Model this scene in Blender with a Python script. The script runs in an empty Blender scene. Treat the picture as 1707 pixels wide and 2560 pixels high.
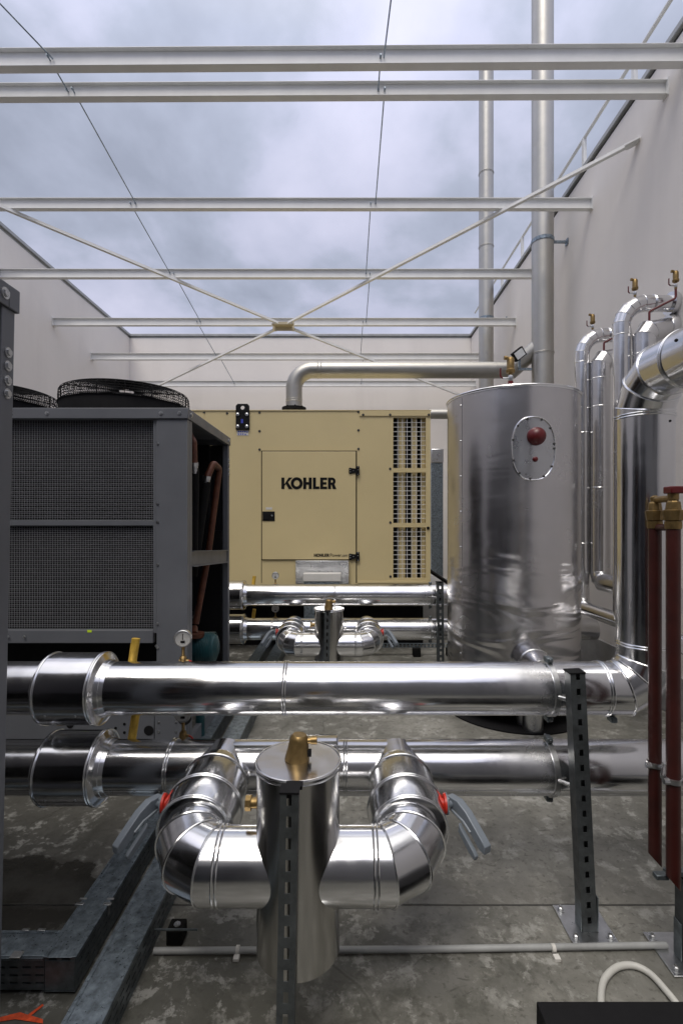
import bpy, bmesh, math, random
from mathutils import Vector, Matrix
random.seed(7)
F=1220.0; H=1.82; CX=863.0; CY=1300.0
R=math.radians
sc=bpy.context.scene
C=sc.collection
def W(px,py,D): return Vector(((px-CX)*D/F, D, H-(py-CY)*D/F))
def V(x,y,z): return Vector((x,y,z))
def K(x,y,dz): return Vector((x,y,H+dz))      # height given relative to the eye

# ---------------------------------------------------------------- materials
MATS={}
def newmat(name):
    m=bpy.data.materials.new(name); m.use_nodes=True
    nt=m.node_tree; b=nt.nodes['Principled BSDF']
    MATS[name]=m
    return m,nt,b
def nd(nt,t,**k):
    n=nt.nodes.new(t)
    for a,v in k.items():
        if a in n.inputs.keys() if hasattr(n.inputs,'keys') else False: n.inputs[a].default_value=v
        else: setattr(n,a,v)
    return n
def ramp(nt,src,stops):
    r=nt.nodes.new('ShaderNodeValToRGB'); cr=r.color_ramp
    while len(cr.elements)<len(stops): cr.elements.new(0.5)
    for e,(p,c) in zip(cr.elements,stops):
        e.position=p; e.color=(c[0],c[1],c[2],1) if hasattr(c,'__len__') else (c,c,c,1)
    nt.links.new(src,r.inputs[0]); return r.outputs[0]
def noise(nt,scale,detail=4,rough=.55,vec=None,dist=0,sc3=None):
    tc=nt.nodes.new('ShaderNodeTexCoord')
    src=vec if vec is not None else tc.outputs['Object']
    if sc3:
        mp=nt.nodes.new('ShaderNodeMapping'); mp.inputs['Scale'].default_value=sc3
        nt.links.new(src,mp.inputs[0]); src=mp.outputs[0]
    n=nt.nodes.new('ShaderNodeTexNoise'); n.inputs['Scale'].default_value=scale
    n.inputs['Detail'].default_value=detail; n.inputs['Roughness'].default_value=rough
    n.inputs['Distortion'].default_value=dist
    nt.links.new(src,n.inputs['Vector']); return n.outputs['Fac']
def mixc(nt,f,a,b,mode='MIX'):
    m=nt.nodes.new('ShaderNodeMix'); m.data_type='RGBA'; m.blend_type=mode
    if isinstance(f,(int,float)): m.inputs[0].default_value=f
    else: nt.links.new(f,m.inputs[0])
    for i,s in ((6,a),(7,b)):
        if hasattr(s,'is_output'): nt.links.new(s,m.inputs[i])
        else: m.inputs[i].default_value=(s[0],s[1],s[2],1)
    return m.outputs[2]
def math_(nt,op,a,b=None,c=None):
    m=nt.nodes.new('ShaderNodeMath'); m.operation=op
    for i,s in enumerate((a,b,c)):
        if s is None: continue
        if hasattr(s,'is_output'): nt.links.new(s,m.inputs[i])
        else: m.inputs[i].default_value=s
    return m.outputs[0]
def bump(nt,b,src,strength,dist=.01,prev=None):
    n=nt.nodes.new('ShaderNodeBump'); n.inputs['Strength'].default_value=strength; n.inputs['Distance'].default_value=dist
    nt.links.new(src,n.inputs['Height'])
    if prev: nt.links.new(prev,n.inputs['Normal'])
    nt.links.new(n.outputs[0],b.inputs['Normal']); return n.outputs[0]
def simple(name,col,rough=.5,metal=0.,var=.12,scale=6,bmp=.0,bscale=60,rv=.08,grime=0):
    m,nt,b=newmat(name)
    if name.startswith(('black','rubber')): b.inputs['Specular IOR Level'].default_value=.22
    n=noise(nt,scale,5,.6)
    lo=[max(0,c*(1-var)) for c in col]; hi=[min(1,c*(1+var)) for c in col]
    c=ramp(nt,n,[(.3,lo),(.7,hi)])
    if grime:
        g=noise(nt,scale*.4,7,.7,dist=.4)
        gm=ramp(nt,g,[(.45,0.),(.75,1.)])
        gg=math_(nt,'MULTIPLY',gm,grime)
        c=mixc(nt,gg,c,[q*.45 for q in col])
    nt.links.new(c,b.inputs['Base Color'])
    b.inputs['Metallic'].default_value=metal
    r2=noise(nt,scale*2.3,4,.6)
    r=ramp(nt,r2,[(.25,max(0.02,rough-rv)),(.75,min(1,rough+rv))])
    nt.links.new(r,b.inputs['Roughness'])
    if bmp: bump(nt,b,noise(nt,bscale,3,.5),bmp,.004)
    return m
def cladding(name,col,rough,wave=.25,scratch=.15,sc3=(1,1,1),wscale=5,rs=9,rd=6):
    m,nt,b=newmat(name)
    n=noise(nt,3,5,.6); 
    c=ramp(nt,n,[(.3,[q*.9 for q in col]),(.7,col)])
    nt.links.new(c,b.inputs['Base Color']); b.inputs['Metallic'].default_value=1
    r2=noise(nt,rs,rd,.6,dist=.2)
    r0=ramp(nt,r2,[(.3,rough*.85),(.62,rough*1.05),(.85,rough*1.35)])
    if name.startswith('alum'):
        r3=ramp(nt,noise(nt,1.7,7,.72,dist=.6),[(.50,0.),(.62,1.)]); r0=math_(nt,'ADD',r0,math_(nt,'MULTIPLY',r3,.10))
    nt.links.new(r0,b.inputs['Roughness'])
    w=noise(nt,wscale,2,.4,sc3=sc3)
    p=bump(nt,b,w,wave,.02)
    if name=='tank_steel':
        rp=noise(nt,1.0,2,.5,sc3=(1.1,1.1,4.2),dist=.8)
        t2=nt.nodes.new('ShaderNodeTexCoord'); s2=nt.nodes.new('ShaderNodeSeparateXYZ'); nt.links.new(t2.outputs['Object'],s2.inputs[0])
        lowm=ramp(nt,math_(nt,'MULTIPLY',s2.outputs[2],.3333),[(.35,1.),(.68,.12)])
        p=bump(nt,b,math_(nt,'MULTIPLY',rp,lowm),.9,.035,p)
    s=noise(nt,140,2,.5)
    if scratch>0: bump(nt,b,s,scratch,.0006,p)
    return m
cladding('aluminium_cladding',(.74,.745,.76),.17,.17,.05)
cladding('aluminium_bright',(.74,.74,.75),.19,.2,.05)
simple('unseen_wall_grey',(.26,.255,.25),.85,0,var=.15,scale=2,bmp=.2,bscale=80)
cladding('tank_steel',(.64,.63,.64),.25,.26,.0,(1,1,.6),2.2,3,2)
cladding('vessel_steel',(.56,.55,.53),.20,.14,.0,(1.5,1.5,.3))
cladding('chimney_steel',(.46,.45,.42),.45,.07,.04)
cladding('steel_sheet',(.55,.56,.58),.3,.2,.2)
simple('bead_steel',(.78,.79,.8),.2,1,var=.05)
simple('galvanised',(.23,.275,.315),.36,.8,var=.45,scale=34,rv=.14,grime=.35)
simple('zinc_bright',(.55,.56,.57),.32,1,var=.12,scale=20)
simple('grey_paint',(.115,.122,.137),.42,0,var=.08,scale=3,bmp=.05,bscale=300,grime=.12)
simple('lever_grey',(.16,.185,.215),.4,.1,var=.08)
simple('wire_grey',(.20,.21,.22),.5,.3)
simple('post_grey',(.085,.095,.10),.42,.55,var=.35,scale=16,grime=.35)
simple('rail_grey',(.15,.175,.19),.4,.65,var=.35,scale=22,grime=.3)
simple('gusset_paint',(.42,.37,.26),.5)
simple('white_steel',(.74,.745,.735),.45,0,var=.05,scale=4,grime=.1)
simple('grey_underside',(.5,.5,.47),.5)
simple('generator_paint',(.62,.515,.28),.42,0,var=.04,scale=1.2,bmp=.03,bscale=400,grime=.08)
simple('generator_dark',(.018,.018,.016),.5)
simple('black_plastic',(.005,.005,.006),.75,0,bmp=.05,bscale=200)
simple('black_steel',(.005,.005,.006),.75)
simple('black_ink',(.006,.006,.006),.85)
simple('white_plastic',(.62,.61,.58),.4,var=.05)
simple('hose_white',(.50,.50,.47),.5,grime=.3)
simple('conduit_grey',(.33,.34,.34),.45,grime=.5)
simple('brass',(.25,.17,.07),.42,.8,var=.25,scale=30,rv=.12,grime=.35)
simple('yellow_brass',(.62,.40,.06),.42,.35,var=.25,scale=20,grime=.3)
simple('copper',(.11,.038,.02),.5,.3,var=.35,scale=18,grime=.5)
simple('rubber_black',(.004,.004,.004),.85)
simple('red_oxide',(.045,.008,.006),.42,0,var=.25,scale=12,grime=.4)
simple('red_paint',(.45,.022,.01),.4,var=.12)
simple('red_cap',(.10,.006,.008),.35,var=.12)
simple('teal_paint',(.004,.045,.055),.42,var=.15)
simple('yellow_sticker',(.55,.75,.03),.5)
simple('amber_sticker',(.75,.5,.02),.5)
simple('blue_ink',(.05,.07,.45),.5)
simple('gauge_face',(.42,.42,.41),.15)
simple('glass_lamp',(.75,.78,.8),.12)
simple('coping_metal',(.36,.37,.37),.42,.3)
simple('coping_dark',(.045,.045,.045),.6)
simple('orange_paint',(.55,.06,.01),.7,var=.4,scale=30)
simple('plinth_concrete',(.30,.30,.30),.8,0,var=.2,scale=4,bmp=.2,bscale=30,grime=.3)

def wall_mat():
    m,nt,b=newmat('plaster_wall')
    n=noise(nt,.5,5,.6); c=ramp(nt,n,[(.3,(.70,.67,.645)),(.7,(.76,.73,.70))])
    st=noise(nt,1.1,6,.65,sc3=(1,1,.10))
    sm=ramp(nt,st,[(.52,0.),(.78,.3)])
    c=mixc(nt,sm,c,(.56,.53,.51))
    nt.links.new(c,b.inputs['Base Color']); b.inputs['Roughness'].default_value=.85
    p=bump(nt,b,noise(nt,1.6,3,.5),.15,.05)
    bump(nt,b,noise(nt,160,3,.6),.25,.002,p)
wall_mat()

def coil_mat():
    m,nt,b=newmat('coil_fins')
    tc=nt.nodes.new('ShaderNodeTexCoord')
    w=nt.nodes.new('ShaderNodeTexWave'); w.wave_type='BANDS'; w.bands_direction='Z'
    w.inputs['Scale'].default_value=11; w.inputs['Distortion'].default_value=1.5; w.inputs['Detail Scale'].default_value=9; w.inputs['Detail'].default_value=2
    nt.links.new(tc.outputs['Object'],w.inputs['Vector'])
    n=noise(nt,38,3,.6)
    f=math_(nt,'MULTIPLY',w.outputs['Fac'],n)
    c=ramp(nt,f,[(.1,(.004,.004,.006)),(.45,(.038,.033,.046)),(.7,(.065,.055,.06))])
    nt.links.new(c,b.inputs['Base Color']); b.inputs['Roughness'].default_value=.7
    bump(nt,b,f,.6,.02)
coil_mat()

def ground_mat():
    m,nt,b=newmat('concrete_floor')
    tc=nt.nodes.new('ShaderNodeTexCoord'); P=tc.outputs['Object']
    sp=nt.nodes.new('ShaderNodeSeparateXYZ'); nt.links.new(P,sp.inputs[0]); X,Y,Z=sp.outputs
    n1=noise(nt,1.3,8,.62,P); n2=noise(nt,7,8,.7,P,.5); n3=noise(nt,30,4,.6,P); n4=noise(nt,3.4,9,.75,P,.25)
    c=ramp(nt,n1,[(.30,(.10,.10,.088)),(.5,(.155,.153,.137)),(.68,(.225,.222,.20))])
    c=mixc(nt,ramp(nt,n2,[(.46,0.),(.66,.65)]),c,(.09,.09,.076))
    c=mixc(nt,ramp(nt,n4,[(.53,0.),(.60,.5),(.8,.7)]),c,(.27,.265,.24))      # pale laitance patches
    c=mixc(nt,ramp(nt,n3,[(.56,0.),(.66,.7)]),c,(.07,.067,.058))
    # damp left-hand bay: broad stain that has an outline of its own
    edge=noise(nt,2.2,6,.6,P)
    e=math_(nt,'MULTIPLY',math_(nt,'SUBTRACT',edge,.5),1.1)
    dx=math_(nt,'MULTIPLY',math_(nt,'ADD',X,1.75),.95); dy=math_(nt,'MULTIPLY',math_(nt,'SUBTRACT',Y,2.35),2.4)
    d=math_(nt,'SQRT',math_(nt,'ADD',math_(nt,'MULTIPLY',dx,dx),math_(nt,'MULTIPLY',dy,dy)))
    dd=math_(nt,'ADD',d,e)
    wet=ramp(nt,dd,[(.55,1.),(.63,0.)])
    damp=math_(nt,'ADD',math_(nt,'MULTIPLY',X,.5),math_(nt,'ADD',1.0,math_(nt,'MULTIPLY',math_(nt,'SUBTRACT',n4,.5),.9)))
    c=mixc(nt,ramp(nt,damp,[(.38,.72),(.62,0.)]),c,(.045,.043,.037))
    # the near slab has stayed damper: dark blotches with pale dried islands
    n5=noise(nt,5.5,8,.7,P,.3)
    near=ramp(nt,math_(nt,'MULTIPLY',Y,.25),[(.55,1.),(.585,0.)])
    xf=math_(nt,'ADD',math_(nt,'MULTIPLY',X,-.16),n5)
    c=mixc(nt,math_(nt,'MULTIPLY',near,ramp(nt,xf,[(.40,0.),(.54,.72)])),c,(.06,.06,.05))
    # crack running back on the left
    cr=math_(nt,'ABSOLUTE',math_(nt,'ADD',math_(nt,'ADD',X,1.52),math_(nt,'ADD',math_(nt,'MULTIPLY',math_(nt,'SUBTRACT',Y,2.6),-.28),math_(nt,'MULTIPLY',math_(nt,'SUBTRACT',noise(nt,6,5,.6,P),.5),.16))))
    crm=ramp(nt,cr,[(0.010,1.),(.035,0.)])
    crm=math_(nt,'MULTIPLY',crm,ramp(nt,math_(nt,'MULTIPLY',Y,.2),[(.42,1.),(.62,0.)]))
    wetall=math_(nt,'MAXIMUM',wet,math_(nt,'MULTIPLY',crm,.8))
    c=mixc(nt,wetall,c,(.035,.033,.028))
    n6=noise(nt,10,8,.72,P,.2); n7=noise(nt,17,5,.6,P,.6,sc3=(.55,1.3,1))
    isl=math_(nt,'MULTIPLY',ramp(nt,n6,[(.52,0.),(.57,.75)]),ramp(nt,n4,[(.44,0.),(.56,1.)]))
    isl=math_(nt,'MULTIPLY',isl,math_(nt,'SUBTRACT',1.0,wetall))
    c=mixc(nt,isl,c,(.32,.32,.30))
    c=mixc(nt,ramp(nt,n7,[(.62,0.),(.67,.7)]),c,(.06,.058,.05))
    # slab joint and darker strip behind it
    j=math_(nt,'ABSOLUTE',math_(nt,'SUBTRACT',Y,2.305)); jm=ramp(nt,j,[(.003,1.),(.006,0.)])
    s=math_(nt,'ABSOLUTE',math_(nt,'SUBTRACT',math_(nt,'ADD',Y,math_(nt,'MULTIPLY',math_(nt,'SUBTRACT',n4,.5),.5)),2.40)); sm=ramp(nt,s,[(.02,.55),(.13,0.)])
    c=mixc(nt,sm,c,(.09,.088,.08))
    c=mixc(nt,jm,c,(.02,.02,.018))
    # hairline cracks
    vo=nt.nodes.new('ShaderNodeTexVoronoi'); vo.feature='DISTANCE_TO_EDGE'; vo.inputs['Scale'].default_value=.42
    mv=nt.nodes.new('ShaderNodeVectorMath'); mv.operation='ADD'
    nn=nt.nodes.new('ShaderNodeTexNoise'); nn.inputs['Scale'].default_value=3; nt.links.new(P,nn.inputs['Vector'])
    sc_=nt.nodes.new('ShaderNodeVectorMath'); sc_.operation='SCALE'; sc_.inputs['Scale'].default_value=.2
    nt.links.new(nn.outputs['Color'],sc_.inputs[0]); nt.links.new(P,mv.inputs[0]); nt.links.new(sc_.outputs[0],mv.inputs[1]); nt.links.new(mv.outputs[0],vo.inputs['Vector'])
    vm=ramp(nt,vo.outputs['Distance'],[(.0015,.45),(.004,0.)])
    c=mixc(nt,vm,c,(.05,.048,.04))
    nt.links.new(c,b.inputs['Base Color'])
    rr=mixc(nt,wetall,ramp(nt,n4,[(.35,.30),(.6,.62)]),(.16,.16,.16))
    nt.links.new(rr,b.inputs['Roughness'])
    p=bump(nt,b,n3,.25,.004); p=bump(nt,b,n2,.25,.01,p)
    jb=math_(nt,'SUBTRACT',1.0,math_(nt,'MAXIMUM',jm,vm)); bump(nt,b,jb,.6,.01,p)
ground_mat()

# ---------------------------------------------------------------- mesh helpers
EACH={'joint_beads':'joint_bead','sleeve_bead':0,'collar_bead':0,'elbow_bead':0,'jacket_bead':0,'lap_seam':0,'outlet_bead':0,'lid_bead':0,'weld_seam':0,'fixing_bolt':0,'screw':0,'seam_screw':0,'hatch_screw':0,'eye_bolt':0,
 'anchor_bolt':0,'clamp_lug':0,'clamp_bolt':0,'cover_clip':0,'clip':0,'foot':0,'rubber_pad':0,'cable_hole':0,'copper_pipe':0,'insulated_hose':0,'hose_ferrule':0,'angle_bracket':0,'hinge_screw':0,'door_gap':0,'trim':0,'flange_strip':0,'corner_post':0,'panel_frame':0,'inner_panel':0,'stay':0,'cross_strut':0,'top_rail':0,'pipe_clip':0,'bracket':0}
class MB:
    def __init__(s): s.v=[]; s.f=[]
    def add(s,vs,fs):
        o=len(s.v); s.v+= [tuple(v) for v in vs]; s.f+=[tuple(i+o for i in f) for f in fs]
    def box(s,c,size,rot=None):
        hx,hy,hz=[q/2 for q in size]
        vs=[Vector((x,y,z)) for x in(-hx,hx) for y in(-hy,hy) for z in(-hz,hz)]
        if rot: vs=[rot@v for v in vs]
        c=Vector(c); s.add([v+c for v in vs],[(0,1,3,2),(4,6,7,5),(0,4,5,1),(2,3,7,6),(0,2,6,4),(1,5,7,3)]); return s
    def b2(s,a,b):
        a=Vector(a); b=Vector(b); return s.box((a+b)/2,[abs(q) for q in (b-a)])
    def tube(s,pts,r,n=24,cap=True,split=False,rs=None):
        pts=[Vector(p) for p in pts]; dirs=[(pts[i+1]-pts[i]).normalized() for i in range(len(pts)-1)]
        u=dirs[0].orthogonal().normalized()
        if abs(dirs[0].x)>.9: u=Vector((0,0,1))
        v=dirs[0].cross(u).normalized(); u=v.cross(dirs[0]).normalized()
        rings=[]
        for i,p in enumerate(pts):
            rad=rs[i] if rs else r
            if i==0: d0=d1=dirs[0]
            elif i==len(pts)-1: d0=d1=dirs[-1]
            else: d0,d1=dirs[i-1],dirs[i]
            nb=(d0+d1).normalized(); ring=[]
            for k in range(n):
                a=2*math.pi*k/n; o=u*math.cos(a)*rad+v*math.sin(a)*rad
                t=-(o.dot(nb))/max(.1,d0.dot(nb)); ring.append(p+o+d0*t)
            rings.append(ring)
            q=d0.rotation_difference(d1); u=q@u; v=q@v
        if split:
            for i in range(len(rings)-1):
                s.add(rings[i]+rings[i+1],[(k,(k+1)%n,n+(k+1)%n,n+k) for k in range(n)])
        else:
            al=[q for r_ in rings for q in r_]
            s.add(al,[(i*n+k,i*n+(k+1)%n,(i+1)*n+(k+1)%n,(i+1)*n+k) for i in range(len(rings)-1) for k in range(n)])
        if cap:
            s.add(rings[0],[tuple(reversed(range(n)))]); s.add(rings[-1],[tuple(range(n))])
        return rings
    def cyl(s,a,b,r,n=24,r2=None,cap=True):
        return s.tube([a,b],r,n,cap,rs=[r,r if r2 is None else r2])
    def loop(s,ring,r,n=6):
        m=len(ring); c=sum((Vector(p) for p in ring),Vector())/m; vs=[]
        for i in range(m):
            p=Vector(ring[i]); t=(Vector(ring[(i+1)%m])-Vector(ring[i-1])).normalized()
            o=(p-c).normalized(); w=t.cross(o).normalized(); o=w.cross(t).normalized()
            for k in range(n):
                a=2*math.pi*k/n; vs.append(p+o*math.cos(a)*r+w*math.sin(a)*r)
        s.add(vs,[(i*n+k,i*n+(k+1)%n,((i+1)%m)*n+(k+1)%n,((i+1)%m)*n+k) for i in range(m) for k in range(n)])
    def ring(s,c,d,R_,r,n=48,m=6):
        d=Vector(d).normalized(); u=d.orthogonal().normalized(); v=d.cross(u)
        s.loop([Vector(c)+u*math.cos(2*math.pi*k/n)*R_+v*math.sin(2*math.pi*k/n)*R_ for k in range(n)],r,m)
    def lathe(s,c,d,prof,n=24):
        d=Vector(d).normalized(); u=d.orthogonal().normalized(); v=d.cross(u); c=Vector(c); vs=[]
        for (rr,h) in prof:
            for k in range(n):
                a=2*math.pi*k/n; vs.append(c+d*h+(u*math.cos(a)+v*math.sin(a))*rr)
        m=len(prof)
        fs=[(i*n+k,i*n+(k+1)%n,(i+1)*n+(k+1)%n,(i+1)*n+k) for i in range(m-1) for k in range(n)]
        fs+=[tuple(reversed(range(n))),tuple(range((m-1)*n,m*n))]
        s.add(vs,fs)
    def prism(s,poly,o,u,v,w,t):
        o,u,v,w=[Vector(q) for q in (o,u,v,w)]; n=len(poly)
        a=[o+u*p[0]+v*p[1] for p in poly]; b=[q+w*t for q in a]
        s.add(a+b,[tuple(range(n)),tuple(reversed(range(n,2*n)))]+[(k,(k+1)%n,n+(k+1)%n,n+k) for k in range(n)])
    def bolt(s,c,d,r=.008,h=.006):
        d=Vector(d).normalized(); s.cyl(Vector(c)-d*.001,Vector(c)+d*h*.35,r*1.55,12); s.cyl(Vector(c)+d*h*.3,Vector(c)+d*h,r,6)
    def screw(s,c,d,r=.004):
        d=Vector(d).normalized(); s.lathe(Vector(c)-d*.001,d,[(r*1.2,0),(r*1.15,r*.5),(r*.6,r*1.1)],8)
    def pieces(s):
        n=len(s.v); p=list(range(n))
        def fd(i):
            while p[i]!=i: p[i]=p[p[i]]; i=p[i]
            return i
        for f in s.f:
            a=fd(f[0])
            for q in f[1:]: p[fd(q)]=a
        g={}
        for i in range(n): g.setdefault(fd(i),[]).append(i)
        gs=list(g.values()); bb=[]
        for q in gs:
            xs=[s.v[i] for i in q]; lo=[min(v[k] for v in xs) for k in range(3)]; hi=[max(v[k] for v in xs) for k in range(3)]; bb.append((lo,hi))
        P=list(range(len(gs)))
        def fq(i):
            while P[i]!=i: i=P[i]
            return i
        for i in range(len(gs)):
            for j in range(i):
                a,b=bb[i],bb[j]; e=.002
                if all(a[0][k]-e<=b[1][k]+e and b[0][k]-e<=a[1][k]+e for k in range(3)):
                    big=max(max(a[1][k]-a[0][k] for k in range(3)),max(b[1][k]-b[0][k] for k in range(3)))>.12
                    cd=math.sqrt(sum(((a[0][k]+a[1][k]-b[0][k]-b[1][k])/2)**2 for k in range(3)))
                    if not s.loops or not big or cd<.02: P[fq(i)]=fq(j)
        out={}
        for i,q in enumerate(gs): out.setdefault(fq(i),set()).update(q)
        res=[]
        for q in out.values():
            o=sorted(q); mp={v:i for i,v in enumerate(o)}; m=MB(); m.v=[s.v[i] for i in o]; m.f=[tuple(mp[i] for i in f) for f in s.f if f[0] in q]; res.append(m)
        return res
    def build(s,name,mat,parent=None,smooth=True,bevel=0,ang=28):
        if name in EACH and parent is not None:
            nm=EACH[name] or name; s.loops='bead' in name or 'seam' in name; o=None
            for q in s.pieces(): 
                x=q.build1(nm,mat,parent,smooth,bevel,ang); o=o or x
            return o
        return s.build1(name,mat,parent,smooth,bevel,ang)
    def build1(s,name,mat,parent=None,smooth=True,bevel=0,ang=28):
        me=bpy.data.meshes.new(name); me.from_pydata(s.v,[],s.f); me.update()
        bm=bmesh.new(); bm.from_mesh(me); bmesh.ops.recalc_face_normals(bm,faces=bm.faces); bm.to_mesh(me); bm.free()
        if smooth:
            me.polygons.foreach_set('use_smooth',[True]*len(me.polygons)); me.set_sharp_from_angle(angle=R(ang))
        me.materials.append(MATS[mat]); o=bpy.data.objects.new(name,me); C.objects.link(o)
        if parent is not None:
            o.parent=parent
            g=parent
            loc=Vector(g.get('_o',(0,0,0)))
            me.transform(Matrix.Translation(-loc)); o['_o']=list(loc)
        if bevel:
            b=o.modifiers.new('bevel','BEVEL'); b.width=bevel; b.segments=2; b.limit_method='ANGLE'; b.angle_limit=R(50); b.harden_normals=False
        return o
def tag(o,label,cat,group=None):
    o['label']=label; o['category']=cat
    if group: o['group']=group
    return o
def thing(name,label,cat,loc=(0,0,0),group=None):
    o=bpy.data.objects.new(name,None); o.empty_display_size=.1; C.objects.link(o); o.location=loc; o['_o']=list(loc)
    return tag(o,label,cat,group)
def solo(mb,name,mat,label,cat,loc,group=None,**k):
    o=mb.build(name,mat,None,**k); o.data.transform(Matrix.Translation(-Vector(loc))); o.location=loc
    return tag(o,label,cat,group)
def copy_tree(o,parent=None):
    c=o.copy(); C.objects.link(c)
    if parent is not None: c.parent=parent
    for ch in [q for q in bpy.data.objects if q.parent==o and q!=c]: copy_tree(ch,c)
    return c
def struct(mb,name,mat,**k):
    o=mb.build(name,mat,None,**k); o['kind']='structure'; return o
def fillet(pts,rad,m):
    pts=[Vector(p) for p in pts]; out=[pts[0]]
    for i in range(1,len(pts)-1):
        a,b,c=pts[i-1],pts[i],pts[i+1]; d0=(b-a).normalized(); d1=(c-b).normalized()
        th=d0.angle(d1)
        if th<1e-3: continue
        rr=rad[i-1] if hasattr(rad,'__len__') else rad
        mm=m[i-1] if hasattr(m,'__len__') else m
        L=rr*math.tan(th/2); p0=b-d0*L; nrm=(d1-d0*d0.dot(d1)).normalized(); cen=p0+nrm*rr
        ax=d0.cross(d1).normalized(); q=rr/math.cos(th/(2*mm))
        for j in range(mm):
            a_=(j+.5)*th/mm; o=Matrix.Rotation(a_,3,ax)@(p0-cen).normalized(); out.append(cen+o*q)
    out.append(pts[-1]); return out

# ---------------------------------------------------------------- setting
XR=3.07; XL=-5.27; YB=11.93; ZT=4.55+H; YF=-4.2
g=MB(); g.add([(-60,-60,0),(60,-60,0),(60,60,0),(-60,60,0)],[(0,1,2,3)]); struct(g,'ground','concrete_floor')

def wall(label,a,b,inward,t=.3,gap='coping_metal',face='plaster_wall'):
    """a,b along the inner face (xy); inward = unit vector into the yard"""
    a=Vector((a[0],a[1],0)); b=Vector((b[0],b[1],0)); inw=Vector((inward[0],inward[1],0)); o=thing('courtyard_wall',label,'wall',(a+b)/2)
    d=(b-a); L=d.length; d.normalize(); rot=Matrix((d,-inw,Vector((0,0,1)))).transposed()
    def bx(z0,z1,o0,o1,ex=0):
        m=MB(); m.box((a+b)/2-inw*(o0+o1)/2+Vector((0,0,(z0+z1)/2)),(L+ex*2,abs(o1-o0),z1-z0),rot); return m
    bx(0.0,ZT-.10,0,t).build('wall_face',face,o,smooth=False)
    bx(ZT-.10,ZT-.055,.012,t-.012).build('shadow_gap',gap,o,smooth=False)
    bx(ZT-.055,ZT,-.03,t+.03,.03).build('coping','coping_metal',o,smooth=False,bevel=.004)
    bx(0,.39,-.035,-.002).build('plinth','plinth_concrete',o,smooth=False,bevel=.006)
    return o
wall('tall pale plaster wall on the right with guard rail above it',(XR,YF),(XR,YB+.3),(-1,0),gap='coping_dark')
wall('tall pale plaster wall on the left behind the chiller fans',(XL,YB+.3),(XL,YF),(1,0))
wall('pale plaster back wall behind the beige generator',(XL-.3,YB),(XR-.003,YB),(0,-1))

wall('unseen grey wall added behind the viewpoint to darken reflections',(XR-.003,YF+.6),(XL-.3,YF+.6),(0,1),face='unseen_wall_grey')  # unseen wall, added and kept grey to dim the vessel's reflections
# guard rail above the right wall
gr=thing('guard_rail','white steel guard rail along the top of the right wall','railing',(XR+.12,6,ZT))
m=MB(); rz=H+1.60*(XR+.1); m.tube([(XR+.1,-2,rz),(XR+.1,YB,rz)],.022,12); m.build('top_rail','white_steel',gr)
for i in range(-3,6):
    y=5.35+1.13*i; m=MB(); m.b2((XR+.08,y-.03,ZT+.001),(XR+.12,y+.03,rz)); m.build('rail_post','white_steel',gr,bevel=.003)

# steel beams
def beamZ(D): return H+4.13-.135*(D-4.7)
beams=[(4.41,.165,.08,.06),(4.70,.14,.072,.05),(6.09,.135,.068,0),(7.45,.135,.068,0),(8.81,.135,.068,0),(10.14,.135,.068,0),(11.5,.135,.068,0)]
blab=['thickest white steel beam crossing the top of the picture','white steel beam just below the topmost one, ending on the right wall',
 'third white steel beam from the top, crossing the diagonal brace near the wall','white steel beam halfway up the sky, ending behind the thick chimney',
 'white steel beam carrying the beige gusset plate','white steel beam against the back wall just below its coping','lowest and farthest white steel beam, seen just over the generator exhaust']
def ibeam(m,y0,y1,z,hh,w):
    a=Vector((XL+.006,y0,z)); b=Vector((XR-.006,y1,z)); d=(b-a).normalized(); rot=Matrix((d,Vector((-d.y,d.x,0)),Vector((0,0,1)))).transposed(); L=(b-a).length; c=(a+b)/2
    m.box(c,(L,.006,hh-.016),rot); m.box(c+Vector((0,0,hh/2-.004)),(L,w,.008),rot); m.box(c-Vector((0,0,hh/2-.004)),(L,w,.008),rot)
for (D,hh,w,sk),lb in zip(beams,blab):
    b=thing('steel_beam',lb,'beam',((XL+XR)/2,D,beamZ(D)),'white steel beams across the yard')
    m=MB(); ibeam(m,D+sk/2,D-sk/2,beamZ(D),hh,w); m.build('profile','white_steel',b,bevel=.002)
    for x in (XL+.004,XR-.004):
        m=MB(); m.box((x,D+(sk/2 if x<0 else -sk/2),beamZ(D)),(.008,w+.02,hh+.025)); m.build('end_plate','white_steel',b)
# tie rods, one length per bay, staggered
for side,X0,lbs in ((0,-2.64,'left'),(1,.347,'right')):
    for i in range(len(beams)-1):
        a,b=beams[i][0],beams[i+1][0]; st=(.03 if i%2 else -.03)
        p=Vector((X0+st,a-.05,beamZ(a))); q=Vector((X0+st*(1 if side else 1),b+.05,beamZ(b)))
        m=MB(); m.tube([p,q],.0065,8)
        m.cyl(p+Vector((0,.012,0)),p+Vector((0,.03,0)),.010,6); m.cyl(q-Vector((0,.08,0)),q-Vector((0,.062,0)),.010,6)
        nth=['between the top two beams','between the second and third beams from the top','between the third and fourth beams from the top','between the fourth beam and the gusset beam','between the gusset beam and the next one back','between the two farthest beams'][i]
        solo(m,'tie_rod','galvanised','thin steel rod of the %s row, %s'%(lbs,nth),'tie rod',(p+q)/2,'tie rods between the beams')
    p=Vector((X0,beams[0][0],beamZ(beams[0][0]))); q=Vector((X0-(1.04 if X0<0 else -.13),2.0,beamZ(2.0)))
    m=MB(); m.tube([p,q],.0065,8); solo(m,'tie_rod','galvanised','thin steel rod of the %s row, above the topmost beam'%lbs,'tie rod',(p+q)/2,'tie rods between the beams')
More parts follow.
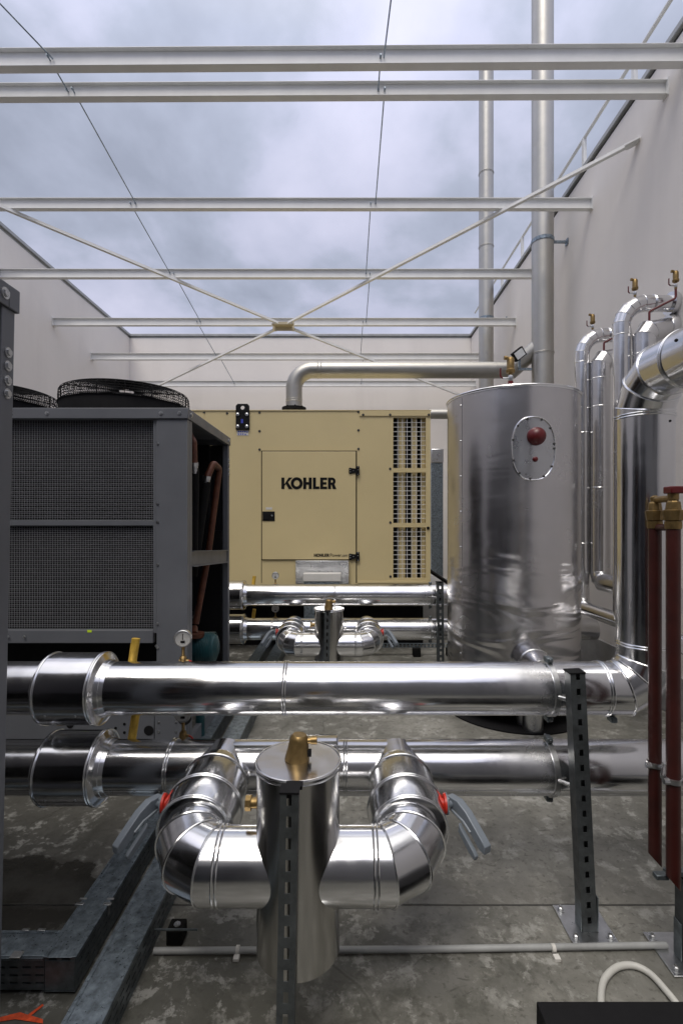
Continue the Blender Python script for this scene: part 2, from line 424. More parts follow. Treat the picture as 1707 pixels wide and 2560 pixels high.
# bracing
node=Vector((-1.10,8.70,H+3.47))
gp=thing('gusset_plate','beige square gusset plate where the diagonal braces cross','plate',node)
m=MB(); m.prism([(-.2,-.14),(.2,-.14),(.14,0),(.2,.14),(-.2,.14),(-.14,0)],node+Vector((0,0,-.02)),(1,0,0),(0,1,.0),(0,0,-1),.012); m.build('plate','gusset_paint',gp)
m=MB(); m.b2(node+Vector((-.19,-.02,-.10)),node+Vector((.19,-.01,.06))); m.build('cleat','gusset_paint',gp)
ends=[((XL+.01,5.1,H+3.97),'white flat diagonal brace running from the gusset plate out to the upper left edge'),((XR-.01,5.1,H+3.97),'white flat diagonal brace rising from the gusset plate to the right wall'),
      ((-5.25,11.85,H+2.92),'white flat diagonal brace dropping from the gusset plate behind the chiller fans'),((3.05,11.85,H+2.92),'white flat diagonal brace dropping from the gusset plate behind the exhaust pipe')]
for e,lb in ends:
    e=Vector(e); d=(e-node).normalized(); s=node+d*.12-Vector((0,0,.02)); L=(e-s).length
    sd=d.cross(Vector((0,0,1))).normalized(); up=sd.cross(d); rot=Matrix((d,sd,up)).transposed()
    m=MB(); m.box((s+e)/2+up*.022,(L,.008,.045),rot); m.box((s+e)/2,(L,.045,.007),rot); m.bolt(s+d*.08-up*.006,-up,.012,.01)
    if e.y<6: m.box(e-d*.05,(.14,.09,.02),rot)
    solo(m,'diagonal_brace','white_steel',lb,'brace',(s+e)/2,'diagonal braces')

# ---------------------------------------------------------------- chimneys and generator exhaust
def chimney(D,px,r,z0,z1,label,seams,brk):
    X=(px-CX)*D/F; o=thing('chimney_flue',label,'chimney',(X,D,z0))
    m=MB(); m.cyl((X,D,z0),(X,D,z1),r,40); m.build('flue','chimney_steel',o)
    for z in seams:
        m=MB(); m.cyl((X,D,z-.02),(X,D,z+.02),r+.004,40); m.ring((X,D,z),(0,0,1),r+.005,.005); m.build('joint_band','chimney_steel',o)
    for z in brk:
        m=MB(); m.cyl((X,D,z-.025),(X,D,z+.025),r+.008,32); m.b2((X+r,D-.015,z-.015),(XR-.02,D+.015,z+.015)); m.b2((XR-.015,D-.04,z-.04),(XR-.002,D+.04,z+.04)); m.build('wall_bracket','galvanised',o)
    return o,X
ch1,X1=chimney(6.75,1356,.145,0,9.8,'thick stainless chimney flue rising past all the beams beside the right wall',[H+2.3,H+.0],[H+3.85])
ch2,X2=chimney(9.3,1215,.135,0,H+8.85,'thinner stainless chimney flue standing farther back, ending near the top beam',[H+5.2,H+6.6,H+2.9],[H+3.83])
# elbow from the generator to the chimney
De=6.95; exr=.115
ex=thing('exhaust_pipe','bare stainless exhaust pipe from the generator roof across to the chimney','exhaust pipe',W(735,1030,De))
p0=W(735,1022,De); zc=W(0,925,De).z; cor=Vector((p0.x,De,zc))
pts=fillet([p0,cor,Vector(((1280-CX)*De/F,De,zc)),Vector((X1-.02,6.78,W(0,872,De).z))],[.27,.05],[8,1])
m=MB(); m.tube(pts,exr,36,split=False); m.build('pipe','chimney_steel',ex,ang=20)
m=MB()
for px in (795,803): m.ring(W(px,925,De),(1,0,0),exr+.001,.006)
m.ring(W(1236,925,De),(1,0,0),exr+.001,.004); m.ring(Vector((p0.x,De,p0.z+.10)),(0,0,1),exr+.001,.004); m.ring(Vector((p0.x,De,p0.z+.13)),(0,0,1),exr+.001,.003); m.build('weld_seam','chimney_steel',ex)
m=MB(); m.cyl(p0-Vector((0,0,.03)),p0-Vector((0,0,.008)),.172,32); m.cyl(p0-Vector((0,0,.006)),p0+Vector((0,0,.014)),.172,32)
for k in range(8):
    a=k*math.pi/4+.2; c=p0+Vector((math.cos(a)*.145,math.sin(a)*.145,.014)); m.bolt(c,(0,0,1),.011,.014); m.bolt(c-Vector((0,0,.044)),(0,0,-1),.011,.014)
m.build('flange','black_steel',ex)
# second exhaust, behind the tank
m=MB(); a=W(1070,1035,8.6); m.tube([a,Vector((X2,8.6,a.z)),],.085,24)
solo(m,'exhaust_pipe','chimney_steel','short grey pipe leaving the generator at its upper right towards the tank','exhaust pipe',a)
# flood light on wall
fl=thing('flood_light','small black flood light fixed behind the brass vent of the tank','lamp',W(1296,885,6.5))
c=W(1296,885,6.6); rot=Matrix.Rotation(R(-38),3,'Y')@Matrix.Rotation(R(15),3,'X')
m=MB(); m.box(c,(.17,.06,.13),rot)
for k in range(5): m.box(c+rot@Vector((-.06+.03*k,.045,0)),(.006,.04,.11),rot)
m.build('housing','black_steel',fl,bevel=.006)
m=MB(); m.box(c+rot@Vector((0,-.033,0)),(.13,.008,.10),rot); m.build('lens','glass_lamp',fl)
m=MB(); m.box(c+Vector((.03,.06,-.10)),(.03,.03,.16)); m.b2(c+Vector((.015,.045,-.20)),c+Vector((.2,.075,-.17))); m.build('bracket','galvanised',fl)

# ---------------------------------------------------------------- generator
YG=6.6
def G(x,y,off=0): p=W(560+.38265*x,880+.38265*y,YG); return Vector((p.x,YG-off,p.z))
gx0=-2.29; gx1=G(1348,0).x; gz1=G(0,384).z; gz0=G(0,1640).z
gen=thing('generator','beige generator cabinet with black lettering and barred air grilles','generator',((gx0+gx1)/2,7.7,0))
# cabinet as panels with real openings for the grilles
ox0,ox1=G(1105,0).x,G(1318,0).x
oz=[(G(0,428).z,G(0,758).z),(G(0,786).z,G(0,1117).z),(G(0,1145).z,G(0,1478).z)]
m=MB(); Y0=YG; Y1=YG+.05; YE=9.0
m.b2((gx0,Y0,gz0),(ox0,Y1,gz1)); m.b2((ox1,Y0,gz0),(gx1,Y1,gz1))
zs=[gz1]+[z for p in oz for z in p]+[gz0]
for i in range(0,len(zs),2): m.b2((ox0,Y0,zs[i+1]),(ox1,Y1,zs[i]))
m.b2((gx0,Y1,gz1-.04),(gx1,YE,gz1)); m.b2((gx0,Y1,gz0),(gx0+.05,YE,gz1-.04)); m.b2((gx1-.05,Y1,gz0),(gx1,YE,gz1-.04)); m.b2((gx0+.05,YE-.05,gz0),(gx1-.05,YE,gz1-.04))
m.build('cabinet','generator_paint',gen,smooth=False)
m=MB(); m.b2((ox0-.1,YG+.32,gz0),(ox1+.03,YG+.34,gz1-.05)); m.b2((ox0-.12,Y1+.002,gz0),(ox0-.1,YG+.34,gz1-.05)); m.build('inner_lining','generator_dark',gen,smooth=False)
for (a,b) in ((1147,1183),(1233,1262),(1296,1318)):
    m=MB(); m.b2((G(a,0).x,YG+.09,gz0+.05),(G(b,0).x,YG+.20,gz1-.06)); m.b2((G(b,0).x,YG+.10,gz0+.05),(G(b,0).x+.012,YG+.28,gz1-.06)); m.build('baffle','generator_paint',gen,smooth=False)
for z1,z0 in oz:
    m=MB(); n=7
    for k in range(1,n): x=ox0+(ox1-ox0)*k/n; m.cyl((x,YG+.02,z0),(x,YG+.02,z1),.0035,6)
    n=11
    for k in range(1,n): z=z0+(z1-z0)*k/n; m.cyl((ox0,YG+.027,z),(ox1,YG+.027,z),.0035,6)
    m.build('grille','white_steel',gen)
# seam lines: real folded strips and a door
m=MB(); m.b2(G(250,651,.022),G(860,1355,.003)); m.build('door','generator_paint',gen,smooth=False,bevel=.004)
m=MB()
for a,b in (((243,644),(250,1360)),((861,644),(868,1510)),((250,644),(861,649.5)),((243,1360),(868,1356)),((243,1360),(247,1510)),):
    m.b2(G(a[0],a[1],.0016),G(b[0],b[1],-.001))
m.build('door_gap','black_steel',gen,smooth=False)
m=MB()
m.b2(G(885,386,.014),G(1347,418,.001)); m.b2(G(872,1497,.01),G(1346,1512,.001)); m.b2(G(-135,386,.006),G(-128,1640,.001)); m.build('trim','generator_paint',gen,smooth=False,bevel=.002)
m=MB(); m.b2((gx0-.01,YG-.012,gz1),(gx1+.01,YE,gz1+.012)); m.build('roof_panel','generator_paint',gen,smooth=False,bevel=.003)
m=MB()
for x,y in ((232,395),(232,517),(232,637),(878,390),(878,511),(878,633),(908,411),(1084,411),(1336,411),(1085,763),(1086,1114),(1087,1467),(20,400),(-130,395)): m.bolt(G(x,y,.001 if x<900 or y>500 else .014),(0,-1,0),.011,.009)
m.build('fixing_bolt','coping_dark',gen)
m=MB(); m.lathe(G(1332,1150,0),(0,-1,0),[(.02,0),(.02,.012),(.012,.02)],16); m.build('lock','black_plastic',gen)
# hinges
for y in (777,1336):
    h=MB(); c=G(850,y,.02)
    s=.38265*YG/F
    h.prism([(p[0]*s,p[1]*s) for p in ((-35,16),(-30,20),(8,14),(12,30),(34,30),(34,-30),(12,-30),(8,-14),(-30,-20),(-35,-16))],c,(1,0,0),(0,0,1),(0,-1,0),.014)
    h.cyl(c+Vector((.03,-.012,-.05)),c+Vector((.03,-.012,.05)),.011,12)
    ho=h.build('hinge','black_plastic',gen,bevel=.002)
    h=MB()
    for q in ((-26,8),(-26,-8),(-5,0),(24,24),(24,-24),(24,6)): h.screw(c+Vector((q[0]*s,-.014,q[1]*s)),(0,-1,0),.006)
    h.build('hinge_screw','zinc_bright',gen)
m=MB(); m.b2(G(253,1042,.03),G(333,1104,.022)); m.b2(G(262,1052,.036),G(300,1094,.031)); la=m.build('door_latch','black_plastic',gen,bevel=.004)
m=MB(); m.lathe(G(315,1070,.03),(0,-1,0),[(.012,0),(.012,.006),(.006,.008)],14); m.build('latch_keyhole','zinc_bright',gen)
m=MB(); m.b2(G(275,1015,.024),G(316,1030,.022)); m.build('sticker','white_plastic',gen)
# lifting eye with hole
def eye():
    m=MB(); s=.38265*YG/F; c=G(123,365,.008)
    out=[(-44,-145),(44,-145),(44,12),(32,25),(-32,25),(-44,12)]
    n=24; hole=[(13*math.cos(2*math.pi*k/n),13*math.sin(2*math.pi*k/n)) for k in range(n)]
    bm=bmesh.new()
    def lp(pts): vs=[bm.verts.new((c.x+p[0]*s,c.y,c.z+p[1]*s)) for p in pts]; return [bm.edges.new((vs[i],vs[(i+1)%len(vs)])) for i in range(len(vs))]
    ed=lp(out)+lp(hole); bmesh.ops.triangle_fill(bm,use_beauty=True,edges=ed)
    r=bmesh.ops.extrude_face_region(bm,geom=bm.faces[:]); bmesh.ops.translate(bm,vec=(0,-.014,0),verts=[v for v in r['geom'] if isinstance(v,bmesh.types.BMVert)])
    me=bpy.data.meshes.new('t'); bm.to_mesh(me); bm.free()
    m.add([v.co for v in me.vertices],[tuple(p.vertices) for p in me.polygons]); return m
lo=eye().build('lifting_eye','black_steel',gen)
m=MB()
for x,y in ((91,410),(151,410),(91,488),(151,488)): m.lathe(G(x,y,.02),(0,-1,0),[(.024,0),(.022,.008),(.013,.013)],14)
m.build('eye_bolt','zinc_bright',lo)
m=MB(); m.b2(G(113,440,.0245),G(127,466,.0225)); m.build('eye_mark','blue_ink',lo)
m=MB(); m.b2(G(85,513,.004),G(160,545,.001)); st=m.build('sticker','white_plastic',gen)
m=MB()
for x,y in ((96,520),(110,520),(124,520),(138,520),(152,522),(96,536),(110,536),(124,536),(140,538)): m.b2(G(x-4,y-4,.0055),G(x+4,y+4,.0045))
m.build('sticker_print','blue_ink',st)
def text(body,x0,x1,yb,yt,mat,name,bold,off,parent=gen):
    cu=bpy.data.curves.new(name,'FONT'); cu.body=body; cu.size=1; cu.offset=bold; cu.extrude=.002; cu.align_x='LEFT'; cu.space_character=1.0+bold*1.2
    t=bpy.data.objects.new('tmp',cu); C.objects.link(t); bpy.context.view_layer.update()
    me=bpy.data.meshes.new_from_object(t.evaluated_get(bpy.context.evaluated_depsgraph_get())); bpy.data.objects.remove(t)
    xs=[v.co.x for v in me.vertices]; ys=[v.co.y for v in me.vertices]; a,b=min(xs),max(xs); c,d=min(ys),max(ys)
    P0=G(x0,yb,off); P1=G(x1,yt,off)
    mm=MB(); mm.add([(P0.x+(v.co.x-a)/(b-a)*(P1.x-P0.x),P0.y-v.co.z*.5,P0.z+(v.co.y-c)/(d-c)*(P1.z-P0.z)) for v in me.vertices],[tuple(p.vertices) for p in me.polygons])
    return mm.build(name,mat,parent,smooth=False)
def heavy_word(x0,x1,yb,yt,name):
    """the six heavy letters of the logo, cut as thin plates"""
    o_=G(x0,yb,.0235); e=G(x1,yt,.0235); sx=(e.x-o_.x)/357; sy=(e.z-o_.z)/77; w=20
    def P(m,pts,lift=0): m.prism([(p[0]*sx,p[1]*sy) for p in pts],o_-Vector((0,.0003*lift,0)),(1,0,0),(0,0,1),(0,-1,0),.0014)
    for ch in 'KOHLER'[:6]: pass
    m=MB(); P(m,[(0,1),(w,1),(w,76),(0,76)]); P(m,[(w,33),(48,76),(72,76),(w,22)],1); P(m,[(26,40),(41,50),(73,1),(48,1)],2); m.build(name,'black_ink',gen,smooth=False)
    m=MB(); n=40; cx,cz=100,38.5; vo=[(cx+39*math.cos(2*math.pi*k/n),cz+39.5*math.sin(2*math.pi*k/n)) for k in range(n)]; vi=[(cx+19*math.cos(2*math.pi*k/n),cz+20.5*math.sin(2*math.pi*k/n)) for k in range(n)]
    for k in range(n): P(m,[vo[k],vo[(k+1)%n],vi[(k+1)%n],vi[k]],3)
    m.build(name,'black_ink',gen,smooth=False)
    m=MB(); P(m,[(142,1),(162,1),(162,76),(142,76)]); P(m,[(162,29),(178,29),(178,47),(162,47)]); P(m,[(178,1),(198,1),(198,76),(178,76)]); m.build(name,'black_ink',gen,smooth=False)
    m=MB(); P(m,[(205,1),(248,1),(248,18),(225,18),(225,76),(205,76)]); m.build(name,'black_ink',gen,smooth=False)
    m=MB(); P(m,[(252,1),(298,1),(298,17),(272,17),(272,30),(294,30),(294,46),(272,46),(272,60),(298,60),(298,76),(252,76)]); m.build(name,'black_ink',gen,smooth=False)
    m=MB(); P(m,[(303,1),(323,1),(323,76),(303,76)]); n=14; cx,cz=330,52
    a=[(cx+23*math.cos(-math.pi/2+math.pi*k/n),cz+24*math.sin(-math.pi/2+math.pi*k/n)) for k in range(n+1)]; b=[(cx+5*math.cos(-math.pi/2+math.pi*k/n),cz+8*math.sin(-math.pi/2+math.pi*k/n)) for k in range(n+1)]
    for k in range(n): P(m,[a[k],a[k+1],b[k+1],b[k]],1)
    P(m,[(323,28),(330,28),(330,44),(323,44)]); P(m,[(323,60),(330,60),(330,76),(323,76)]); P(m,[(326,30),(346,32),(358,1),(335,1)],2); m.build(name,'black_ink',gen,smooth=False)
heavy_word(376,733,897,820,'letter')
heavy_word(588,687,1337,1317,'small_letter')
text('Power',693,767,1337,1316,'black_ink','lettering',0,.024)
text('.com',769,806,1337,1324,'coping_dark','lettering',0,.024)
# skid
m=MB(); m.b2((gx0+.1,YG+.10,gz0-.0),(gx1-.1,8.9,gz0+.06)); m.b2((gx0,YG+.5,.0),(gx1-.02,YG+.62,gz0)); m.b2((gx0,8.5,0),(gx1-.02,8.6,gz0)); m.build('skid','black_steel',gen,smooth=False)
# black sloped strut at the right foot
m=MB(); a=G(1350,1430); b=G(1455,1510); m.tube([Vector((a.x,7.4,a.z)),Vector((b.x+.1,7.0,b.z-.05))],.028,4); m.build('stay','black_steel',gen)
# steel hood
hd=thing('duct_hood','stainless hood with a white box and duct under the generator door','hood',G(640,1510))
m=MB(); m.b2(G(470,1362,.06),G(815,1512,.03)); m.build('back_sheet','steel_sheet',hd,bevel=.004)
m=MB(); a=G(525,1487,.07); b=G(765,1435,.07); m.b2((a.x,a.y,a.z),(b.x,a.y-.16,b.z)); m.build('white_box','white_plastic',hd,bevel=.008)
m=MB(); a=G(530,1487,.0); b=G(755,1740,0); m.b2((a.x,YG-.20,b.z),(b.x,YG-.035,a.z-.002)); m.build('duct','galvanised',hd,bevel=.003)
m=MB(); m.b2(G(484,1500,.09),G(524,1509,.061)); m.b2(G(768,1500,.09),G(812,1509,.061))
for x,y in ((485,1375),(800,1375),(485,1440),(805,1440)): m.screw(G(x,y,.06),(0,-1,0),.008)
m.build('flange_strip','zinc_bright',hd)
# perforated channel and rubber feet in front of skid
pc=thing('perforated_channel','long dark perforated steel channel lying low behind the rear pipes','channel',(.5,6.5,.05))
m=MB(); 
m.b2((-.2,6.50,.12),(1.5,6.54,.125)); m.b2((-.2,6.50,.165),(1.5,6.54,.17))
for k in range(34): x=-.2+k*.05; m.b2((x,6.50,.125),(x+.022,6.504,.165))
m.build('channel_profile','galvanised',pc,smooth=False)
for x in (0.1,.95,1.4): m=MB(); m.b2((x-.05,6.46,0),(x+.05,6.58,.12)); m.build('rubber_foot','rubber_black',pc,bevel=.01)
# duct behind, right of generator
bd=thing('foil_duct','grey sheet metal duct with foil top between generator and tank','duct',W(1093,1400,10.8))
a=W(1074,1420,10.8); b=W(1103,1160,10.8); m=MB(); m.b2((a.x,10.6,0),(b.x,10.95,b.z)); m.build('duct_box','galvanised',bd,bevel=.005)
c=W(1104,1125,10.8); m=MB(); m.b2((a.x-.01,10.58,b.z+.002),(b.x+.01,10.97,c.z)); o=m.build('foil_cover','steel_sheet',bd,bevel=.02)
m=MB(); m.b2((.6,8.6,0),(2.0,11.9,.66)); 
solo(m,'concrete_block','plinth_concrete','low concrete ledge at the foot of the back wall, right of generator','ledge',(1.3,10.2,0),bevel=.02)

# ---------------------------------------------------------------- chiller
XC=-1.10; YC0=3.40; YC1=4.64; XE=-3.55; ZC=H+.78
def make_chiller(label):
    o=thing('chiller',label,'chiller',(XC-1.2,4.0,0),'grey chiller units')
    t=ZC
    def Z(dy): return H-(dy-1194)*1.0887*3.4/F      # height of a feature of the front face
    for (x0,x1,y0,y1,nm) in ((XC-.215,XC,YC0,YC0+.05,0),(XC-.05,XC,YC0+.05,YC0+.11,1),(XC-.05,XC,YC1-.06,YC1,2),(XC-.16,XC-.05,YC1-.03,YC1,3)):
        m=MB(); m.b2((x0,y0,.0),(x1,y1,t-.075)); m.build('corner_post','grey_paint',o,bevel=.003)
    for x in (XE,):
        for y in (YC0,YC1-.08): m=MB(); m.b2((x,y,0),(x+.2,y+.08,t-.075)); m.build('corner_post','grey_paint',o,bevel=.003)
    m=MB(); m.b2((XE,YC0-.012,t-.074),(XC+.008,YC0+.04,t)); m.b2((XE,YC1-.04,t-.074),(XC+.008,YC1+.012,t)); m.b2((XC-.03,YC0+.04,t-.074),(XC+.008,YC1-.04,t)); m.b2((XE,YC0+.04,t-.074),(XE+.03,YC1-.04,t)); m.build('top_rail','grey_paint',o,bevel=.003)
    m=MB(); m.b2((XE+.03,YC0+.04,t-.02),(XC-.03,YC1-.04,t-.003)); m.build('top_panel','grey_paint',o,smooth=False)
    # coil panels
    xl,xr=XE+.25,XC-.245
    for za,zb in ((Z(952),Z(1193)),(Z(1209),Z(1446))):
        m=MB(); m.b2((xl,YC0+.055,zb),(xr,YC0+.10,za)); c=m.build('coil','coil_fins',o,smooth=False)
        m=MB(); n=int((xr-xl)/.0178)
        for k in range(n+1): x=xl+(xr-xl)*k/n; m.box((x,YC0+.04,(za+zb)/2),(.0021,.0021,za-zb))
        n=int((za-zb)/.0140)
        for k in range(n+1): z=zb+(za-zb)*k/n; m.box(((xl+xr)/2,YC0+.038,z),(xr-xl,.0021,.0021))
        m.build('wire_guard','wire_grey',c,smooth=False)
    m=MB(); m.b2((xr+.002,YC0+.012,Z(1455)),(xr+.028,YC0+.05,t-.075)); m.b2((XE+.2,YC0+.016,Z(1207)),(xr+.001,YC0+.048,Z(1195))); m.b2((XE+.2,YC0+.010,Z(1478)),(xr+.001,YC0+.05,Z(1448))); m.b2((XE+.2,YC0+.02,Z(957)),(xr+.001,YC0+.05,t-.0755)); m.build('panel_frame','grey_paint',o,bevel=.002)
    # far coil and dark inner wall
    m=MB(); m.b2((XE+.2,YC1-.05,H-.75),(XC-.17,YC1-.02,t-.08)); m.build('rear_coil','coil_fins',o,smooth=False)
    m=MB(); m.b2((XC-.17,YC1-.10,0),(XC-.055,YC1-.055,H-.10)); m.b2((-2.2,YC0+.3,H-.6),(-2.15,YC1-.1,t-.1)); m.b2((XE+.2,YC0+.055,0.95),(XC-.25,YC1-.06,.97)); m.b2((XE+.2,YC0+.22,.12),(XC-.22,YC0+.24,.949)); m.b2((XC-.169,YC1-.05,H-.10),(XC-.055,YC1-.045,t-.08)); m.b2((-1.9,YC1-.10,.62),(XC-.17,YC1-.055,t-.08)); m.build('inner_panel','black_steel',o,smooth=False)
    # base
    m=MB(); zb=Z(1600); m.b2((XE,YC0-.02,.10),(XC-.225,YC0-.002,zb)); m.b2((XE,YC0-.05,zb),(XC-.22,YC0+.10,zb+.02)); m.b2((XC-.22,YC0-.02,.10),(XC-.002,YC0-.002,.56)); m.b2((XE,YC1-.1,.10),(XC,YC1-.06,.3)); m.b2((XC-.05,YC0+.12,.10),(XC-.01,YC1-.1,.25)); m.build('base_frame','grey_paint',o,bevel=.003)
    m=MB()
    for x in (XE+.1,-2.3,XC-.15): m.b2((x-.08,YC0,.0),(x+.08,YC0+.16,.10)); m.b2((x-.08,YC1-.2,.0),(x+.08,YC1-.05,.10))
    m.build('rubber_pad','rubber_black',o)
    m=MB()   # round holes and screws in base
    def hole(px,py,r): p=W(px,py,YC0-.021); m.cyl(Vector((p.x,YC0-.0205,p.z)),Vector((p.x,YC0-.0225,p.z)),r,20)
    for px,py,r in ((311,1811,.010),(289,1821,.010),(311,1832,.010),(372,1827,.034),(461,1795,.05),(175,1812,.026)): hole(px,py,r)
    m.build('cable_hole','black_steel',o)
    m=MB()
    for px,py in ((15,1594),(56,1594),(388,1617)): p=W(px,py,YC0-.02); m.bolt(Vector((p.x,YC0-.001,p.z)),(0,-1,0),.006)
    for py in (1109,1259,1305,1412,1560,1620): p=W(394,py,YC0); m.bolt(Vector((p.x,YC0,p.z)),(0,-1,0),.007,.007)
    for px in (404,450,30,120): p=W(px,1027,YC0); m.bolt(Vector((p.x,YC0-.012,t-.037)),(0,-1,0),.009,.008)
    for y in (YC0+.06,YC1-.06): m.bolt((XC+.008,y,t-.037),(1,0,0),.012,.009)
    for z in (t-.215,t-.258,t-.305,t-.347): m.bolt((XC,YC1-.03,z),(1,0,0),.011,.009)
    for px,py in ((397,1806),(440,1806),(397,1830),(440,1830)): p=W(px,py,YC0-.02); m.bolt(Vector((p.x,YC0-.02,p.z)),(0,-1,0),.005)
    m.build('fixing_bolt','zinc_bright',o)
    # rear post slits
    # side diagonal beam (folded channel)
    a=Vector((XC-.012,YC0+.11,Z(1286))); b=Vector((XC-.012,YC1-.06,H-(1276-1194)*1.0887*YC1/F)); d=(b-a).normalized(); up=Vector((0,0,1)); sd=Vector((1,0,0)); rot=Matrix((d,sd,d.cross(sd)*-1)).transposed()
    m=MB(); L=(b-a).length; c=(a+b)/2
    m.box(c,(L,.006,.11),rot); m.box(c+Vector((.012,0,.055)),(L,.03,.006),rot); m.box(c+Vector((.012,0,-.055)),(L,.03,.006),rot); m.build('side_brace','grey_paint',o)
    # stickers
    m=MB(); p=W(222,1579,YC0); m.box((p.x,YC0+.009,p.z),(.03,.002,.017)); m.build('sticker','yellow_sticker',o)
    m=MB(); p=W(151,1809,YC0-.02); m.box((p.x,YC0-.0215,p.z),(.05,.002,.025)); st=m.build('warning_sticker','amber_sticker',o)
    m=MB(); m.cyl((p.x,YC0-.0226,p.z),(p.x,YC0-.024,p.z),.008,16); m.build('stop_mark','red_paint',st)
    # copper lines and hoses inside the open side
    m=MB(); Q=lambda px,py,D: W(px,py,D)
    m.tube(fillet([Q(455,1030,3.75),Q(470,1080,3.7),Q(484,1105,3.68),Q(485,1160,3.68)],[.05,.04],[5,5]),.026,16); m.build('copper_pipe','copper',o)
    m=MB(); m.tube(fillet([Q(517,1195,3.95),Q(533,1158,4.0),Q(548,1172,4.15),Q(520,1390,4.1),Q(489,1560,4.0)],[.04,.03,.4],[5,5,4]),.027,16); m.build('copper_pipe','copper',o)
    m=MB(); m.tube([Q(486,1170,3.7),Q(482,1420,3.75)],.036,16); m.tube([Q(516,1205,3.96),Q(482,1440,3.9)],.036,16); m.build('insulated_hose','rubber_black',o)
    m=MB()
    for (p,q) in ((Q(485,1158,3.68),Q(486,1190,3.7)),(Q(517,1192,3.95),Q(513,1222,3.955))):
        m.cyl(p,q,.029,16); d=(q-p).normalized(); m.cyl(p-d*.006,p+d*.02,.036,6)
    m.build('hose_ferrule','zinc_bright',o)
    # fans
    for fx in (-1.80,-2.92):
        f=MB(); cz=t; c=Vector((fx,YC0+.62,cz)); Rf=.50
        f.lathe(c,(0,0,1),[(Rf+.02,.001),(Rf+.02,.02),(Rf-.01,.03),(Rf-.01,.13),(Rf+.0,.14),(Rf-.03,.14),(Rf-.03,.01)],64)
        fo=f.build('fan_shroud','black_plastic',o)
        f=MB()
        for k,(rr,zz) in enumerate([(Rf-.012,.15),(Rf-.008,.17),(Rf-.008,.19),(Rf-.01,.21),(Rf-.012,.23),(Rf-.02,.245)]+[(Rf-.02-i*.017,.250+.003*i**.7) for i in range(1,24)]): f.ring(c+Vector((0,0,zz)),(0,0,1),rr,.0026,64,4)
        for k in range(48):
            a=2*math.pi*k/48; u=Vector((math.cos(a),math.sin(a),0))
            pts=[c+u*(Rf-.014)+Vector((0,0,.14)),c+u*(Rf-.012)+Vector((0,0,.225)),c+u*(Rf-.04)+Vector((0,0,.25)),c+u*.06+Vector((0,0,.277))]
            f.tube(pts,.0055 if k%6==0 else .002,5)
        f.build('fan_guard','black_steel',fo)
        f=MB(); f.lathe(c+Vector((0,0,.06)),(0,0,1),[(.13,0),(.13,.17),(.09,.19)],24)
        for k in range(5):
            a=k*2*math.pi/5; u=Vector((math.cos(a),math.sin(a),0)); w=Vector((-u.y,u.x,0))
            f.add([c+u*.12-w*.08+Vector((0,0,.06)),c+u*.44-w*.12+Vector((0,0,.05)),c+u*.44+w*.12+Vector((0,0,.10)),c+u*.12+w*.08+Vector((0,0,.12))],[(0,1,2,3)])
        f.build('fan_blades','black_plastic',fo)
    return o
chl=make_chiller('grey chiller with dark wire-guarded coil front and two black roof fans')
ch2_=copy_tree(chl); ch2_.location.y-=3.04; ch2_['label']='nearest grey machine, only its bolted corner post shows at the left edge'
ch2_.rotation_euler.y=R(1.2); ch2_.location.x+=-.035
ch3_=copy_tree(chl); ch3_.location.y-=6.2; ch3_['label']='unseen grey chiller copy added behind the viewpoint for darker reflections'  # out of view, added so the metal reflects something dark

# teal pump
tp=thing('pump','teal pump with ribbed motor beside the pressure gauge under the chiller','pump',(-1.09,3.85,.0))
c=W(512,1625,3.75)
m=MB(); m.lathe(c+Vector((-.12,.05,0)),(1,0,0),[(.06,0),(.115,.02),(.12,.08),(.12,.16),(.10,.19),(.05,.21)],28)
for k in range(10): m.ring(c+Vector((-.05+.012*k,.05,0)),(1,0,0),.122,.003,28,4)
m.build('motor','teal_paint',tp)
m=MB(); m.cyl(c+Vector((-.05,.05,-.36)),c+Vector((-.05,.05,-.1)),.05,20); m.cyl(c+Vector((-.05,.05,-.79)),c+Vector((-.05,.05,-.75)),.11,24); m.cyl(c+Vector((-.05,.05,-.75)),c+Vector((-.05,.05,-.3)),.035,20); m.build('pump_body','teal_paint',tp)
m=MB(); m.cyl(c+Vector((-.08,.0,.10)),c+Vector((-.08,.0,.13)),.075,24); m.tube([c+Vector((-.08,0,.12)),W(486,1570,3.9)],.025,14); m.build('copper_tail','copper',tp)

# ---------------------------------------------------------------- insulated pipes
PR=.125; YP=2.38
def beads(m,pos,d,r,k=2,gap=.012,br=.0042):
    for i in range(k): m.ring(Vector(pos)+Vector(d)*(i-(k-1)/2)*gap,d,r+.0015,br,56,6)
def gauge(parent,x,y,dzc,dzb,r=.043):
    m=MB(); c=K(x,y,dzc); dr=Vector((.12,-1,.02)).normalized()
    m.lathe(c-dr*.015,dr,[(r*.9,0),(r,.004),(r,.030),(r*.93,.034),(r*.93,.026)],32); g_=m.build('pressure_gauge','zinc_bright',parent)
    m=MB(); m.cyl(c+dr*.010,c+dr*.0125,r*.92,32); m.build('dial','gauge_face',g_)
    m=MB(); m.box(c+dr*.0135+Vector((0,0,.008)),(.003,.002,.03)); m.box(c+dr*.0135-Vector((0,0,.018)),(.022,.002,.012)); m.build('dial_needle','black_ink',g_)
    m=MB(); m.cyl(K(x,y,dzb),K(x,y,dzc-r*.95),.008,12); m.lathe(K(x,y,dzb+.02),(0,0,1),[(.012,0),(.018,.01),(.018,.035),(.011,.045)],10); m.cyl(K(x-.02,y,dzb+.038),K(x+.03,y,dzb+.038),.008,10); m.build('gauge_cock','brass',g_)
    m=MB(); m.tube([K(x+.03,y,dzb+.038),K(x+.045,y-.01,dzb+.036),K(x+.08,y-.01,dzb-.01)],.0045,8); m.build('cock_handle','red_paint',g_)
